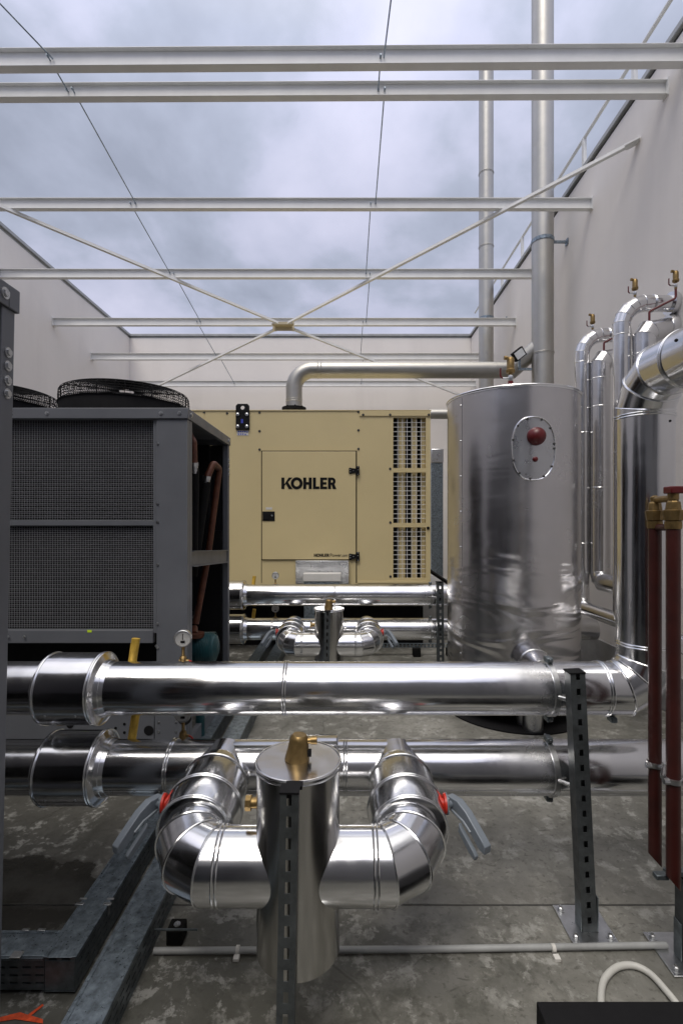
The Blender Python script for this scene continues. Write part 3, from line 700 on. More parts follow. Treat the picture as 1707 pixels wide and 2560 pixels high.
def main_pipe(name,label,pts,zc,rad=.2,gores=3,rings=(),collar=None,screws=(),group='large silver-clad pipes'):
    o=thing(name,label,'pipe',K(0,YP,zc),group)
    m=MB(); path=fillet(pts,rad,gores) if len(pts)>2 else [Vector(p) for p in pts]
    rg=m.tube(path,PR,64,split=True); m.build('cladding','aluminium_cladding',o,ang=35)
    m=MB()
    for i in range(1,len(path)-1): m.loop([p+(p-path[i]).normalized()*.001 for p in rg[i]],.0045)
    for x in rings: beads(m,K(x,YP,zc),(1,0,0),PR)
    for (p,d) in (rings_extra.get(name+str(zc),())): beads(m,p,d,PR)
    m.build('joint_beads','bead_steel',o)
    an=R(-34); xe=(1.2 if len(pts)>2 or name=='upper_pipe' else 2.85)
    m=MB()
    for dx in (-1,1):
        for (q0,q1) in ((-3.1,-1.44),(-1.16,xe)): pass
    nseg=5
    for (q0,q1) in ((-3.1,-1.47),(-1.12,xe)):
        vs=[]
        for x in (q0,q1):
            for k in range(nseg+1): a_=an+R(1.7)*k; vs.append(K(x,YP-(PR+.0014)*math.cos(a_),zc+(PR+.0014)*math.sin(a_)))
            for k in range(nseg,-1,-1): a_=an+R(1.7)*k; vs.append(K(x,YP-(PR-.001)*math.cos(a_),zc+(PR-.001)*math.sin(a_)))
        q=2*(nseg+1); m.add(vs,[(i,(i+1)%q,q+(i+1)%q,q+i) for i in range(q)]+[tuple(range(q)),tuple(range(q,2*q))])
    m.build('lap_seam','aluminium_cladding',o,ang=50)
    # sleeve over the coupling on the left
    sr=.168; x0,x1=-1.435,-1.175
    m=MB(); m.lathe(K(x0,YP,zc),(1,0,0),[(PR+.001,-.03),(sr,0),(sr,x1-x0),(sr-.004,x1-x0+.002),(PR+.012,x1-x0+.012),(PR+.001,x1-x0+.05)],64); sl=m.build('coupling_sleeve','aluminium_cladding',o,ang=30)
    m=MB(); beads(m,K(x1-.006,YP,zc),(1,0,0),sr,2); beads(m,K(x0+.01,YP,zc),(1,0,0),sr,1); m.ring(K(x1+.03,YP,zc),(1,0,0),PR+.006,.002); m.build('sleeve_bead','bead_steel',sl)
    m=MB()
    a=R(-28)
    for x in (x0+.06,x1-.06): m.screw(K(x,YP-sr*math.cos(a),zc+sr*math.sin(a)),(0,-math.cos(a),math.sin(a)),.0045)
    for x in screws: m.screw(K(x,YP-PR*math.cos(a),zc+PR*math.sin(a)),(0,-math.cos(a),math.sin(a)),.0042)
    m.build('screw','zinc_bright',sl)
    m=MB(); m.tube([K(-1.112,YP+.13,zc-.02),K(-1.085,YP+.15,zc+.205)],.021,16); m.build('sensor_stub','yellow_brass',o)
    gauge(o,-.83,YP+.12,zc+.215,zc+.06)
    # clamp towards the post
    cx=.985; m=MB()
    m.lathe(K(cx-.013,YP,zc),(1,0,0),[(PR,0),(PR+.006,.001),(PR+.006,.025),(PR,.026)],56)
    m.cyl(K(cx,YP-PR,zc-.0),K(cx+.045,YP-PR-.045,zc),.010,10)
    cl=m.build('pipe_clamp','zinc_bright',o)
    m=MB()
    for s in (1,-1):
        m.box(K(cx,YP-.01,zc+s*(PR+.017)),(.032,.05,.026)); 
    m.build('clamp_lug','rail_grey',cl,bevel=.006)
    m=MB()
    for s in (1,-1): m.cyl(K(cx,YP-.045,zc+s*(PR+.018)),K(cx,YP+.03,zc+s*(PR+.018)),.006,8)
    m.build('clamp_bolt','zinc_bright',cl)
    if collar:
        m=MB(); m.lathe(K(collar[0],YP,zc),(1,0,0),[(PR,0),(PR+.02,.001),(PR+.02,collar[1]-collar[0]),(PR,collar[1]-collar[0]+.001)],56); co=m.build('collar','aluminium_cladding',o)
        m=MB(); beads(m,K(collar[0]+.004,YP,zc),(1,0,0),PR+.02,1); beads(m,K(collar[1]-.004,YP,zc),(1,0,0),PR+.02,1); m.build('collar_bead','bead_steel',co)
    return o
ZU=-.82; ZL=-1.205
rings_extra={}
XV=1.461
rings_extra['front_riser_pipe'+str(ZU)]=[(K(XV,YP,-.60),(0,0,1)),(K(XV,YP,.50),(0,0,1)),(K(XV-.22,YP,ZU),(1,0,0)),(K(XV,YP-.30,.69),(0,1,0)),(K(XV,YP-.46,.69),(0,1,0))]
pf=main_pipe('front_riser_pipe','front upper silver pipe, turning up at the right into a thick riser',[K(-3.2,YP,ZU),K(XV,YP,ZU),K(XV,YP,.69),K(XV,.2,.69)],ZU,[.17,.20],[3,3],rings=(-.286,))
m=MB()
for z in (.46,.10,-.18,-.50): m.screw(K(XV+.045,YP-.118,z),(0.35,-.93,0),.005)
m.screw(K(XV-.119,1.98,.73),(-.9,0,.3),.006); m.screw(K(XV-.119,1.80,.70),(-1,0,.1),.006)
m.build('screw','black_steel',pf)
m=MB(); m.box(K(1.29,YP-.02,ZU-PR-.017),(.03,.05,.028)); m.build('clamp_lug','rail_grey',pf,bevel=.006)
pl=main_pipe('lower_pipe','front lower silver pipe crossing behind the nearest upright vessel',[K(-3.2,YP,ZL),K(2.9,YP,ZL)],ZL,rings=(-.84,.0),collar=(-.27,-.035),screws=(-1.09,-.98,-.865,-.80,.15,.55,.9))
# rear upper pipe
pr=main_pipe('upper_pipe','rear upper silver pipe in front of the generator, below its door',[K(-3.6,YP,ZU),K(1.75,YP,ZU)],ZU,rings=(-.12,))
DYR=3.3
pr.location.y+=DYR; pr.location.z-=.055
pl2=copy_tree(pl); pl2.location.y+=DYR; pl2.location.z-=.065; pl2['label']='rear lower silver pipe seen behind the small far vessel and beside the tank'

# ---------------------------------------------------------------- manifold with vessel
YU=1.76; ZM=-1.245; XM=-.169; BR=.145
def air_vent(parent,c,d=Vector((-1,0,0)),s=1.0,handle=True):
    """brass automatic air vent: c = bottom of stem"""
    m=MB(); up=(0,0,1); q=lambda r,h:(r*s,h*s)
    m.lathe(c,up,[q(.009,0),q(.009,.05),q(.020,.052),q(.022,.058),q(.022,.068),q(.0185,.072),q(.0185,.118),q(.014,.128),q(.010,.131)],20)
    top=Vector(c)+Vector((0,0,.124*s)); d=Vector(d).normalized()
    m.tube([top-d*.003*s,top+Vector((0,0,.004*s))+d*.022*s],.008*s,12); m.cyl(top+Vector((0,0,.004*s))+d*.020*s,top+Vector((0,0,.004*s))+d*.032*s,.0105*s,8)
    v=m.build('air_vent','brass',parent,ang=40)
    m=MB(); m.lathe(Vector(c)+Vector((0,0,.012*s)),up,[q(.011,0),q(.0125,.004),q(.0125,.024),q(.011,.028)],6); m.cyl(Vector(c)+Vector((0,0,.026*s)),Vector(c)+Vector((0,0,.026*s))+d*.04*s,.005*s,8); m.build('ball_valve','zinc_bright',v)
    if handle:
        m=MB(); a=Vector(c)+Vector((0,0,.026*s))+d*.038*s; m.tube([a,a+d*.012*s+Vector((0,0,.01*s)),a+d*.012*s+Vector((0,0,.05*s))],.0042*s,8); m.build('valve_handle','red_cap',v)
    return v
def make_manifold(label):
    o=thing('pipe_manifold',label,'manifold',(XM,YU,.28),'silver manifolds with upright vessel')
    zt,zb=-.868,-1.532; R_=.149
    m=MB(); m.lathe(K(XM,YU,zb),(0,0,1),[(R_,0),(R_,zt-zb)],80); m.build('vessel','vessel_steel',o)
    m=MB(); m.lathe(K(XM,YU,zt-.012),(0,0,1),[(R_+.0035,0),(R_+.0035,.0125),(R_-.004,.016)],80)
    lid=m.build('vessel_lid','aluminium_bright',o,ang=20)
    m=MB(); m.ring(K(XM,YU,zt+.002),(0,0,1),R_+.003,.004,80); m.ring(K(XM,YU,zt-.012),(0,0,1),R_+.003,.003,80); m.build('lid_bead','bead_steel',lid)
    # brass vent on lid
    m=MB(); c=K(XM-.005,YU+.005,zt+.002)
    m.lathe(c,Vector((.10,0,1)),[(.045,0),(.045,.004),(.040,.03),(.034,.07),(.031,.082),(.024,.09)],20); m.cyl(c+Vector((.0,0,.065)),c+Vector((.055,0,.068)),.011,12); m.cyl(c+Vector((.05,0,.068)),c+Vector((.072,0,.069)),.015,16); v=m.build('air_vent','brass',lid)
    m=MB(); m.box(c+Vector((.042,-.01,.028)),(.02,.016,.022)); m.build('drain_plug','black_steel',v)
    # brass plug on the left
    m=MB(); m.cyl(K(XM-R_-.035,YU+.05,-1.05),K(XM-R_+.02,YU+.05,-1.05),.020,16); m.cyl(K(XM-R_-.05,YU+.05,-1.05),K(XM-R_-.03,YU+.05,-1.05),.028,8); m.build('plug','brass',o)
    for sx in (-1,1):
        xb=XM+sx*.417
        pts=[K(XM+sx*.05,YU,ZM),K(xb,YU,ZM),K(xb,2.08,ZM+.04),K(xb,2.26,ZM+.045),K(xb,2.38,ZL)]
        a=fillet(pts[:4],[.142,.3],[3,1]); m=MB()
        path=a[:-1]; 
        rg=m.tube(path,PR,64,split=True,cap=True); m.build('elbow','aluminium_cladding',o,ang=35)
        m=MB()
        for i in range(1,len(path)-1): m.loop([p+(p-path[i]).normalized()*.001 for p in rg[i]],.0042)
        e0=K(XM+sx*(.417-.142),YU,ZM); beads(m,e0,(1,0,0),PR,2,.014)
        m.build('elbow_bead','bead_steel',o)
        # valve jacket, wider
        d=(K(xb,2.26,ZM+.045)-K(xb,1.95,ZM+.012)).normalized()
        p0=K(xb+sx*.006,1.925,ZM+.012)
        m=MB(); m.lathe(p0,d,[(PR+.001,-.012),(BR+.006,0),(BR+.012,.06),(BR+.012,.125),(BR+.004,.127),(BR-.004,.31),(BR-.022,.37)],64); vj=m.build('valve_jacket','aluminium_cladding',o,ang=30)
        m=MB(); beads(m,p0+d*.127,d,BR+.012,2,.012); beads(m,p0+d*.002,d,BR+.004,2,.012); beads(m,p0+d*.30,d,BR-.004,1); m.build('jacket_bead','bead_steel',vj)
        m=MB()
        for k,(s_,h_) in enumerate(((.02,.02),(.055,.02),(-.03,.02),(-.065,.03),(-.10,.05),(-.13,.075))):
            ang=R(62) if k<2 else R(58-10*(k-1))
            ctr=K(xb,1.90+s_,ZM+.01) 
            if k<2: q=ctr+Vector((-sx*math.cos(ang)*(PR+.002),0,math.sin(ang)*(PR+.002))); m.screw(q+Vector((0,0,.008)),(0,0,1),.006)
            else:
                t_=(k-1)*.21; q=K(xb-sx*(.175-.06*math.cos(t_))-0*sx,YU+.175-.06*math.sin(t_),ZM+.112); 
                q=K(xb-sx*.142+sx*.062*math.cos(t_*1.25),YU+.142-.062*math.sin(t_*1.25),ZM+PR*.79); m.screw(q,(0,0,1),.006)
        m.build('screw','zinc_bright',vj)
        # takeoff saddle into the lower pipe
        m=MB(); m.tube([p0+d*.33,K(xb,2.40,ZL+.015)],.120,48); m.build('branch','aluminium_cladding',o)
        # valve stem and lever on the outer side
        yv=2.02; zv=ZM+.07
        m=MB(); s=sx; m.lathe(K(xb+s*(BR-.038),yv,zv),(s,0,0),[(.022,0),(.022,.03),(.032,.032),(.032,.040),(.02,.042),(.02,.050),(.038,.052),(.040,.060)],24); vf=m.build('valve_neck','red_paint',o)
        m=MB(); m.cyl(K(xb+s*(BR+.0225),yv,zv),K(xb+s*(BR+.027),yv,zv),.041,28)
        for k in range(4): a_=k*math.pi/2+.6; m.bolt(K(xb+s*(BR+.027),yv+.034*math.cos(a_),zv+.034*math.sin(a_)),(s,0,0),.006)
        m.build('notch_plate','lever_grey',vf)
        m=MB(); th=R(32); fw=Vector((s*math.sin(th),-math.cos(th),-.10)).normalized(); sd_=Vector((s*math.cos(th),math.sin(th),0)); up_=Vector((0,0,1))
        o_=K(xb+s*(BR+.043),yv,zv)
        m.prism([(-.025,.02),(.035,.030),(.085,.012),(.165,-.045),(.185,-.062),(.182,-.092),(.155,-.09),(.075,-.030),(.03,-.016),(-.025,-.02)],o_,fw,up_,sd_,.034)
        m.prism([(.065,-.035),(.075,-.05),(.14,-.095),(.155,-.11),(.150,-.128),(.12,-.118),(.06,-.07)],o_-sd_*.02,fw,up_,sd_,.018)
        m.tube([o_-up_*.022,o_+fw*.07-up_*.030,o_+fw*.11-up_*.05],.006,8)
        m.cyl(o_-sd_*.03,o_+sd_*.045,.013,12)
        m.build('lever','lever_grey',vf,bevel=.003)
    return o
mf=make_manifold('nearest upright silver vessel with two curved pipe arms and grey-levered valves')
mr=copy_tree(mf); mr.location.y+=DYR; mr.location.z-=.05; mr['label']='small far upright vessel with two curved arms, in front of the generator'

# slotted support posts
def slotted_post(m,a,b,w,dep,pitch=.067,sw=.017,sh=.029,front=(0,-1,0)):
    """hollow square rail with real slots on the front face"""
    a=Vector(a); b=Vector(b); up=(b-a).normalized(); fr=Vector(front); fr=(fr-up*fr.dot(up)).normalized(); sd=up.cross(fr).normalized(); L=(b-a).length
    rot=Matrix((sd,fr,up)).transposed()
    def bx(u0,u1,v0,v1,z0,z1):
        c=a+sd*(u0+u1)/2+fr*(v0+v1)/2+up*(z0+z1)/2; m.box(c,(abs(u1-u0),abs(v1-v0),z1-z0),rot)
    t=.003; hw=w/2; hd=dep/2
    bx(-hw,-hw+t,-hd,hd-t,0,L); bx(hw-t,hw,-hd,hd-t,0,L)
    bx(-hw,-sw/2,hd-t,hd,0,L); bx(sw/2,hw,hd-t,hd,0,L)
    z=0
    while z<L:
        z1=min(L,z+pitch-sh); bx(-sw/2,sw/2,hd-t,hd,z,z1); z+=pitch
    return rot,up,fr,sd
def post(label,a,b,w=.062,dep=.06,plate=True,back=True,**k):
    a=Vector(a); b=Vector(b); o=thing('support_post',label,'post',a,'slotted steel support posts')
    m=MB(); rot,up,fr,sd=slotted_post(m,a,b,w,dep,**k)
    L=(b-a).length
    if back: m.box((a+b)/2-fr*(dep/2-.0015),(w-.006,.003,L),rot)
    m.build('rail','post_grey',o,smooth=False)
    m=MB(); m.box(b+up*.003,(w+.006,dep+.006,.006),rot); m.box(b-up*.008,(w-.01,dep-.01,.016),rot); m.build('end_cap','black_plastic',o)
    if plate:
        m=MB(); x,y=a.x,a.y; m.b2((x-.10,y-.085,.0015),(x+.10,y+.125,.0085)); pl_=m.build('base_plate','zinc_bright',o,bevel=.002)
        m=MB()
        for s in (-1,1): m.b2((x+s*(w/2+.001),y-dep/2+.002,.009),(x+s*(w/2+.006),y+dep/2,.16)); 
        m.build('angle_bracket','rail_grey',pl_,bevel=.002)
        m=MB()
        for px_,py_ in ((-.075,-.055),(.075,-.055),(-.075,.095),(.075,.095)):
            m.cyl((x+px_,y+py_,.0085),(x+px_,y+py_,.011),.018,20); m.lathe((x+px_,y+py_,.011),(0,0,1),[(.011,0),(.011,.009),(.006,.012),(.005,.02)],6)
        m.build('anchor_bolt','zinc_bright',pl_)
    return o
pa=W(1458,2325,2.2); pb=W(1436,1680,2.17)
p1=post('slotted grey post on a bolted plate in front of the two front pipes at right',(pa.x,2.17,.0085),(pb.x,2.17,pb.z),w=.066)
p2=post('far slotted post holding the rear pipes, just left of the tank',(pa.x+.0,5.50,.0085),(pa.x-.01,5.50,H-.70),w=.075,back=False,sw=.022,sh=.036)
a=W(714,2560,1.53); b=W(725,1975,1.55)
p3=post('slotted post standing directly in front of the nearest upright vessel',(a.x-.004,1.54,0.0085),(b.x,1.55,H-.858),w=.056,dep=.05,plate=True,back=False,pitch=.068,sw=.016,sh=.036)
p4=copy_tree(p3); p4.location.y+=DYR; p4.location.z-=.05; p4['label']='slotted post in front of the small far vessel'
for ch in [q for q in bpy.data.objects if q.parent==p4 and 'plate' in q.name]:
    ch.location.z+=.05
a=W(1700,2400,2.02)
p5=post('short slotted post cut by the right edge near the white hose',(1.405,2.02,.0085),(1.405,2.02,.35),w=.05,dep=.05)
# short strap between post and vessel
m=MB(); m.b2(K(XM-.035+.01,1.575,-.862),K(XM+.03,1.612,-.872)); m.build('strap','black_steel',p3)

# ---------------------------------------------------------------- tank
TX,TY,TR=1.626,4.776,.615; tz0,tz1=.16,H+1.16
def ray_tank(px,py,off=0):
    dx=(px-CX)/F; a=dx*dx+1; b=-2*(dx*TX+TY); c=TX*TX+TY*TY-(TR+off)**2
    t=(-b-math.sqrt(max(0,b*b-4*a*c)))/(2*a); return Vector((dx*t,t,H-(py-CY)*t/F))
def nrm(p): n=Vector((p.x-TX,p.y-TY,0)); n.normalize(); return n
tk=thing('storage_tank','big upright stainless tank with an oval hatch and dark red caps','tank',(TX,TY,0))
m=MB(); m.lathe((TX,TY,0),(0,0,1),[(TR*.5,tz0-.02),(TR*.9,tz0-.01),(TR,tz0+.02),(TR,tz1)],128); m.build('shell','tank_steel',tk)
m=MB(); m.ring((TX,TY,tz1),(0,0,1),TR+.003,.009,128,6); m.lathe((TX,TY,tz1-.02),(0,0,1),[(TR+.006,0),(TR+.006,.02),(TR*.9,.03),(TR*.2,.06)],96); m.build('rim','bead_steel',tk)
# seams with screws
for px in (1152,1452):
    p=ray_tank(px,1300) if px<1400 else Vector((TX+TR*math.cos(R(-18)),TY+TR*math.sin(R(-18)),0)); n=nrm(p); t=Vector((-n.y,n.x,0))
    q=Vector((TX,TY,0))+n*(TR+.001); m=MB(); rot=Matrix((t,n,Vector((0,0,1)))).transposed(); m.box((q.x,q.y,(tz0+tz1)/2),(.03,.003,tz1-tz0-.06),rot)
    sm=m.build('seam_strip','tank_steel',tk)
    m=MB()
    for k in range(9): z=tz0+.1+k*(tz1-tz0-.2)/8; m.screw((q.x+n.x*.002,q.y+n.y*.002,z),n,.008)
    m.build('seam_screw','zinc_bright',sm)
# oval hatch
def oval(px,py,rx,ry,n):
    out=[]
    for k in range(n):
        a=2*math.pi*k/n; ca,sa=math.cos(a),math.sin(a)
        e=2.6; x=rx*math.copysign(abs(ca)**(2/2.4),ca); y=ry*math.copysign(abs(sa)**(2/2.4),sa); out.append(ray_tank(px+x,py+y,.006))
    return out
ov=oval(1333,1121,54,79,56)
cn=ray_tank(1333,1121,.008)
# hatch plate follows the curved wall: concentric rings
m=MB(); rr=[[ray_tank(1333+(0 if s==0 else 1)*0+(x0),y0,.006) for (x0,y0) in [ (54*s*math.copysign(abs(math.cos(a))**.833,math.cos(a)),1121+79*s*math.copysign(abs(math.sin(a))**.833,math.sin(a))) for a in [2*math.pi*k/56 for k in range(56)] ]] for s in (1,.66,.33,.03)]
vs=[p for r_ in rr for p in r_]; m.add(vs,[(i*56+k,i*56+(k+1)%56,(i+1)*56+(k+1)%56,(i+1)*56+k) for i in range(3) for k in range(56)]+[tuple(range(168,224))])
hp=m.build('hatch_plate','steel_sheet',tk)
m=MB(); m.loop(ov,.008,8); m.build('hatch_rim','bead_steel',hp)
m=MB()
for k in range(0,56,5): p=ov[k]; c=(p-cn)*.965+cn; m.screw(p+nrm(p)*.004-(p-cn)*.04,nrm(p),.009)
m.build('hatch_screw','coping_dark',hp)
m=MB(); p=ray_tank(1339,1091,0); n=nrm(p); m.lathe(p-n*.02,n,[(.076,0),(.078,.04),(.070,.07),(.05,.095),(.02,.108)],32); m.build('end_cap','red_cap',hp)
m=MB(); p=ray_tank(1337,1148,0); n=nrm(p); m.lathe(p-n*.01,n,[(.024,0),(.024,.02),(.016,.035),(.006,.04)],20); m.build('end_cap','red_cap',hp)
m=MB(); m.cyl((TX,TY,0),(TX,TY,tz0+.01),.28,32); 
for k in range(3): a=k*2.094+.4; m.cyl((TX+.45*math.cos(a),TY+.45*math.sin(a),0),(TX+.45*math.cos(a),TY+.45*math.sin(a),tz0+.02),.05,16)
m.cyl((1.62,4.22,0.0),(1.62,4.22,tz0+.03),.085,28); m.build('foot','steel_sheet',tk)
m=MB(); m.cyl((TX,TY,.002),(TX,TY,.014),.66,64); m.build('shade_disc','black_plastic',tk)  # black disc standing in for the tank's shadow on the floor
# brass vent of the tank
pv=W(1276,962,4.5); v=air_vent(tk,Vector((pv.x,4.5,tz1+.10)),(-1,0,0),1.85)
m=MB(); m.cyl((pv.x,4.5,tz1-.02),(pv.x,4.5,tz1+.12),.024,16); m.build('vent_base','red_cap',tk)
# branch from tank to the front
m=MB(); a=Vector((1.56,4.30,H-1.16)); b=Vector((1.54,3.55,H-1.25)); pth=[a,b]
m.tube(pth,.135,40,split=True); m.build('outlet_pipe','aluminium_cladding',tk)
m=MB(); d=(b-a).normalized()
for s in (.30,.52): beads(m,a+d*s,d,.135,2,.012)
m.build('outlet_bead','bead_steel',tk)

# ---------------------------------------------------------------- wall pipes on the right
def wall_set(dy,tag_,k):
    Y=4.55+dy
    o=thing('wall_pipe','%s arched silver pipe that enters the right wall'%tag_[0],'pipe',(2.45+.0*k,Y,0),'arched silver pipes on the right wall')
    x=2.575 if k==0 else 2.585; r=.074; zb=-.95
    pts=[K(x,Y-.9,zb),K(x,Y,zb),K(x,Y,2.02),K(XR-.03,Y,2.02)]
    pth=fillet(pts,[.12,.23],[3,5]); m=MB(); rg=m.tube(pth,r,40,split=True); m.build('cladding','aluminium_bright',o,ang=35)
    m=MB()
    for i in range(1,len(pth)-1): m.loop(rg[i],.003)
    for z in (1.72,.95,-.25): beads(m,K(x,Y,z),(0,0,1),r,1)
    beads(m,K(2.86,Y,2.02),(1,0,0),r,2,.01); m.build('joint_beads','bead_steel',o)
    m=MB(); m.lathe(K(XR-.05,Y,2.02),(1,0,0),[(r+.03,0),(r+.03,.046)],32); m.build('wall_rosette','aluminium_bright',o)
    air_vent(o,K(2.70,Y,2.01+r),( -1,0,0),1.25)
    # shorter, thicker partner just behind
    Y2=Y-.07; x2=2.745; r2=.10
    o2=thing('wall_pipe','%s shorter thick silver pipe with a mitred top beside the arched one'%tag_[1],'pipe',(x2,Y2,0),'short mitred silver pipes on the right wall')
    pts=[K(x2,Y2-.55,-.66),K(x2,Y2,-.66),K(x2,Y2,1.72),K(XR-.03,Y2+.10,1.80)]
    pth=fillet(pts,[.12,.11],[3,2]); m=MB(); rg=m.tube(pth,r2,40,split=True); m.build('cladding','aluminium_bright',o2,ang=35)
    m=MB()
    for i in range(1,len(pth)-1): m.loop(rg[i],.003)
    for z in (1.52,1.22,.35): beads(m,K(x2,Y2,z),(0,0,1),r2,1)
    m.build('joint_beads','bead_steel',o2)
    m=MB(); m.lathe(K(XR-.07,Y2+.09,1.80),(1,.0,.0),[(r2+.01,0),(r2+.02,.03),(r2+.02,.066)],32); m.build('wall_rosette','aluminium_bright',o2)
    top=K(x2+.02,Y2-.04,1.86); v0=K(x2+.22,Y2-.10,2.0+r)
    m=MB(); m.tube(fillet([top-Vector((0,0,.06)),top+Vector((.0,0,.04)),v0-Vector((0,0,.08)),v0],[.03,.03],[3,3]),.010,12); m.build('vent_line','red_cap',o2)
    air_vent(o2,v0,(-1,0,0),1.25)
wall_set(0,('nearer','nearer'),0)
wall_set(.78,('farther','farther'),1)

# ---------------------------------------------------------------- red oxide pipes on the right
rp=thing('riser_pair','pair of dark red vertical pipes with brass fittings at the right edge','pipes',(1.29,2.0,.2))
xa,ya,ra=1.300,2.05,.0250; xb_,yb,rb=1.290,1.92,.0255
def cutpipe(m,x,y,r,z0,z1,n=24):
    vs=[]
    for k in range(n): a=2*math.pi*k/n; cx_,cy_=math.cos(a),math.sin(a); vs.append((x+r*cx_,y+r*cy_,z0-(cx_)*r*1.1))
    for k in range(n): a=2*math.pi*k/n; vs.append((x+r*math.cos(a),y+r*math.sin(a),z1))
    m.add(vs,[(k,(k+1)%n,n+(k+1)%n,n+k) for k in range(n)]+[tuple(reversed(range(n))),tuple(range(n,2*n))])
m=MB(); cutpipe(m,xa,ya,ra,H-1.43,H-.0); m.build('pipe','red_oxide',rp)
m=MB(); cutpipe(m,xb_,yb,rb,H-1.43,H-.0); m.build('pipe','red_oxide',rp)
for (x,y,r) in ((xa,ya,ra),(xb_,yb,rb)):
    m=MB(); m.lathe((x,y,H-.005),(0,0,1),[(r,0),(r*1.3,.004),(r*1.45,.03),(r*1.5,.036),(r*1.5,.043),(r*1.1,.046),(r*.95,.075),(r*.7,.082),(r*.75,.10),(r*.3,.108)],8 if r==ra else 8); m.lathe((x,y,H-.035),(0,0,1),[(r*1.12,0),(r*1.18,.01),(r*1.18,.03)],24); m.build('brass_union','brass',rp,ang=20)
m=MB(); m.tube([(xa,ya,H+.085),(xb_+.0,yb,H+.085)],.014,12); m.cyl((xb_,yb,H+.08),(xb_,yb,H+.105),.02,16); m.build('cross_pipe','brass',rp)
m=MB(); m.tube([(xa,ya,H-.03),(xb_,yb,H-.03)],.014,12); m.build('link_pipe','red_oxide',rp)
m=MB(); m.box((xb_+.004,yb,H+.118),(.058,.05,.028)); m.build('valve_cap','red_cap',rp,bevel=.004)
m=MB()
for (x,y,r) in ((xa,ya,ra),(xb_,yb,rb)):
    z=W(0,1910 if x==xa else 1950,y).z
    m.lathe((x,y,z-.010),(0,0,1),[(r,0),(r+.006,.001),(r+.006,.019),(r,.02)],24); m.cyl((x-r-.02,y-.012,z),(x-r-.0,y-.012,z),.012,8); m.cyl((x+r,y-.012,z),(x+r+.022,y-.012,z),.012,8)
m.tube([(xa+.03,ya-.01,W(0,1910,ya).z-.005),(xb_-.03,yb+.02,W(0,1950,yb).z)],.008,8); m.build('pipe_clip','zinc_bright',rp)
m=MB(); z=W(0,2190,1.95).z; m.box((xb_-.03,1.95,z),(.05,.03,.02)); m.box((xb_+.05,1.97,z),(.1,.03,.02)); m.build('bracket','rail_grey',rp,bevel=.003)

# ---------------------------------------------------------------- cable trays
def tray(name,label,x0,x1,y0,y1,z0,z1,clips,extra=None):
    o=thing(name,label,'cable tray',((x0+x1)/2,(y0+y1)/2,z0),'galvanised cable trays on the floor')
    m=MB(); L=y1-y0; t=.002
    m.b2((x0,y0,z0),(x1,y1,z0+t))
    for x in (x0,x1-t):
        # perforated side: rails and webs around rows of slots
        rows=4; hgt=z1-z0-.012; zz=z0+.003
        for r_ in range(rows+1): m.b2((x,y0,zz+hgt*r_/(rows)-.0),(x+t,y1,zz+hgt*r_/rows+(hgt/rows*.72 if r_<rows else .006)))
        n=int(L/.05)
        for k in range(n+1):
            for r_ in range(rows):
                y=y0+k*.05; m.b2((x,y,zz+hgt*(r_+.72)/rows),(x+t,min(y1,y+.018),zz+hgt*(r_+1)/rows))
    m.b2((x0+.004,y0+.002,z0+.004),(x1-.004,y1-.002,z1-.02))
    m.build('tray_body','rail_grey',o,smooth=False)
    m=MB(); m.b2((x0-.003,y0,z1-.006),(x1+.003,y1,z1-.003)); m.b2((x0-.004,y0,z1-.016),(x0-.0025,y1,z1)); m.b2((x1+.0025,y0,z1-.016),(x1+.004,y1,z1)); 
    m.b2((x0-.0025,y0,z1-.003),(x0+.012,y1,z1)); m.b2((x1-.012,y0,z1-.003),(x1+.0025,y1,z1)); m.build('cover','galvanised',o,smooth=False,bevel=.001)
    if clips:
        m=MB()
        for y in clips:
            for x in (x0,x1): m.box((x,y,z1+.002),(.034,.014,.006)); m.box((x,y+.03,z1+.002),(.030,.008,.005)); m.box((x+(-.007 if x==x0 else .007),y,z1-.02),(.004,.014,.045))
        m.build('cover_clip','zinc_bright',o,bevel=.001)
    return o
T1=tray('cable_tray','left galvanised cable tray that turns left near the bottom edge',-1.154,-1.034,1.868,7.6,.012,.147,(2.12,3.6,5.2))
# side branch of T1: runs to the left
m=MB(); x0,x1,y0,y1,z0,z1=-3.4,-1.158,1.872,1.985,.0125,.146
m.b2((x0,y0+.006,z0+.003),(x1,y1,z1-.02)); t=.002
rows=4; hgt=z1-z0-.012
for yy in (y0,):
    for r_ in range(rows+1): m.b2((x0,yy,z0+.003+hgt*r_/rows),(x1+.12,yy+t,z0+.003+hgt*r_/rows+(hgt/rows*.72 if r_<rows else .006)))
    n=int((x1+.12-x0)/.05)
    for k in range(n+1):
        for r_ in range(rows): x=x1+.12-k*.05; m.b2((max(x0,x-.018),yy,z0+.003+hgt*(r_+.72)/rows),(x,yy+t,z0+.003+hgt*(r_+1)/rows))
m.build('branch_body','rail_grey',T1,smooth=False)
m=MB(); m.b2((x0,y0-.003,z1-.005),(x1,y1+.003,z1-.002)); m.b2((x0,y1-.008,z1-.0018),(x1,y1+.002,z1+.002)); m.b2((x0,y0-.004,z1-.016),(x1,y0-.0025,z1-.0055)); m.b2((x0,y0-.002,z1-.0018),(x1,y0+.008,z1+.002)); m.build('branch_cover','galvanised',T1,smooth=False,bevel=.001)
m=MB()
for x in (-1.30,-1.235,-1.42): m.box((x,y1,z1+.004),(.03,.012,.006)); 
m.box((-1.26,y0,z1+.004),(.04,.03,.005)); m.build('cover_clip','zinc_bright',T1,bevel=.001)
T2=tray('cable_tray','right galvanised cable tray running straight under the pipes beside the vessel',-.947,-.816,.7,7.6,.0,.135,())
m=MB()
for y in (2.05,2.27,3.6,5.0): m.b2((-.80,y-.004,.095),(-.62,y+.002,.101)); 
m.build('cross_strut','rail_grey',T2)
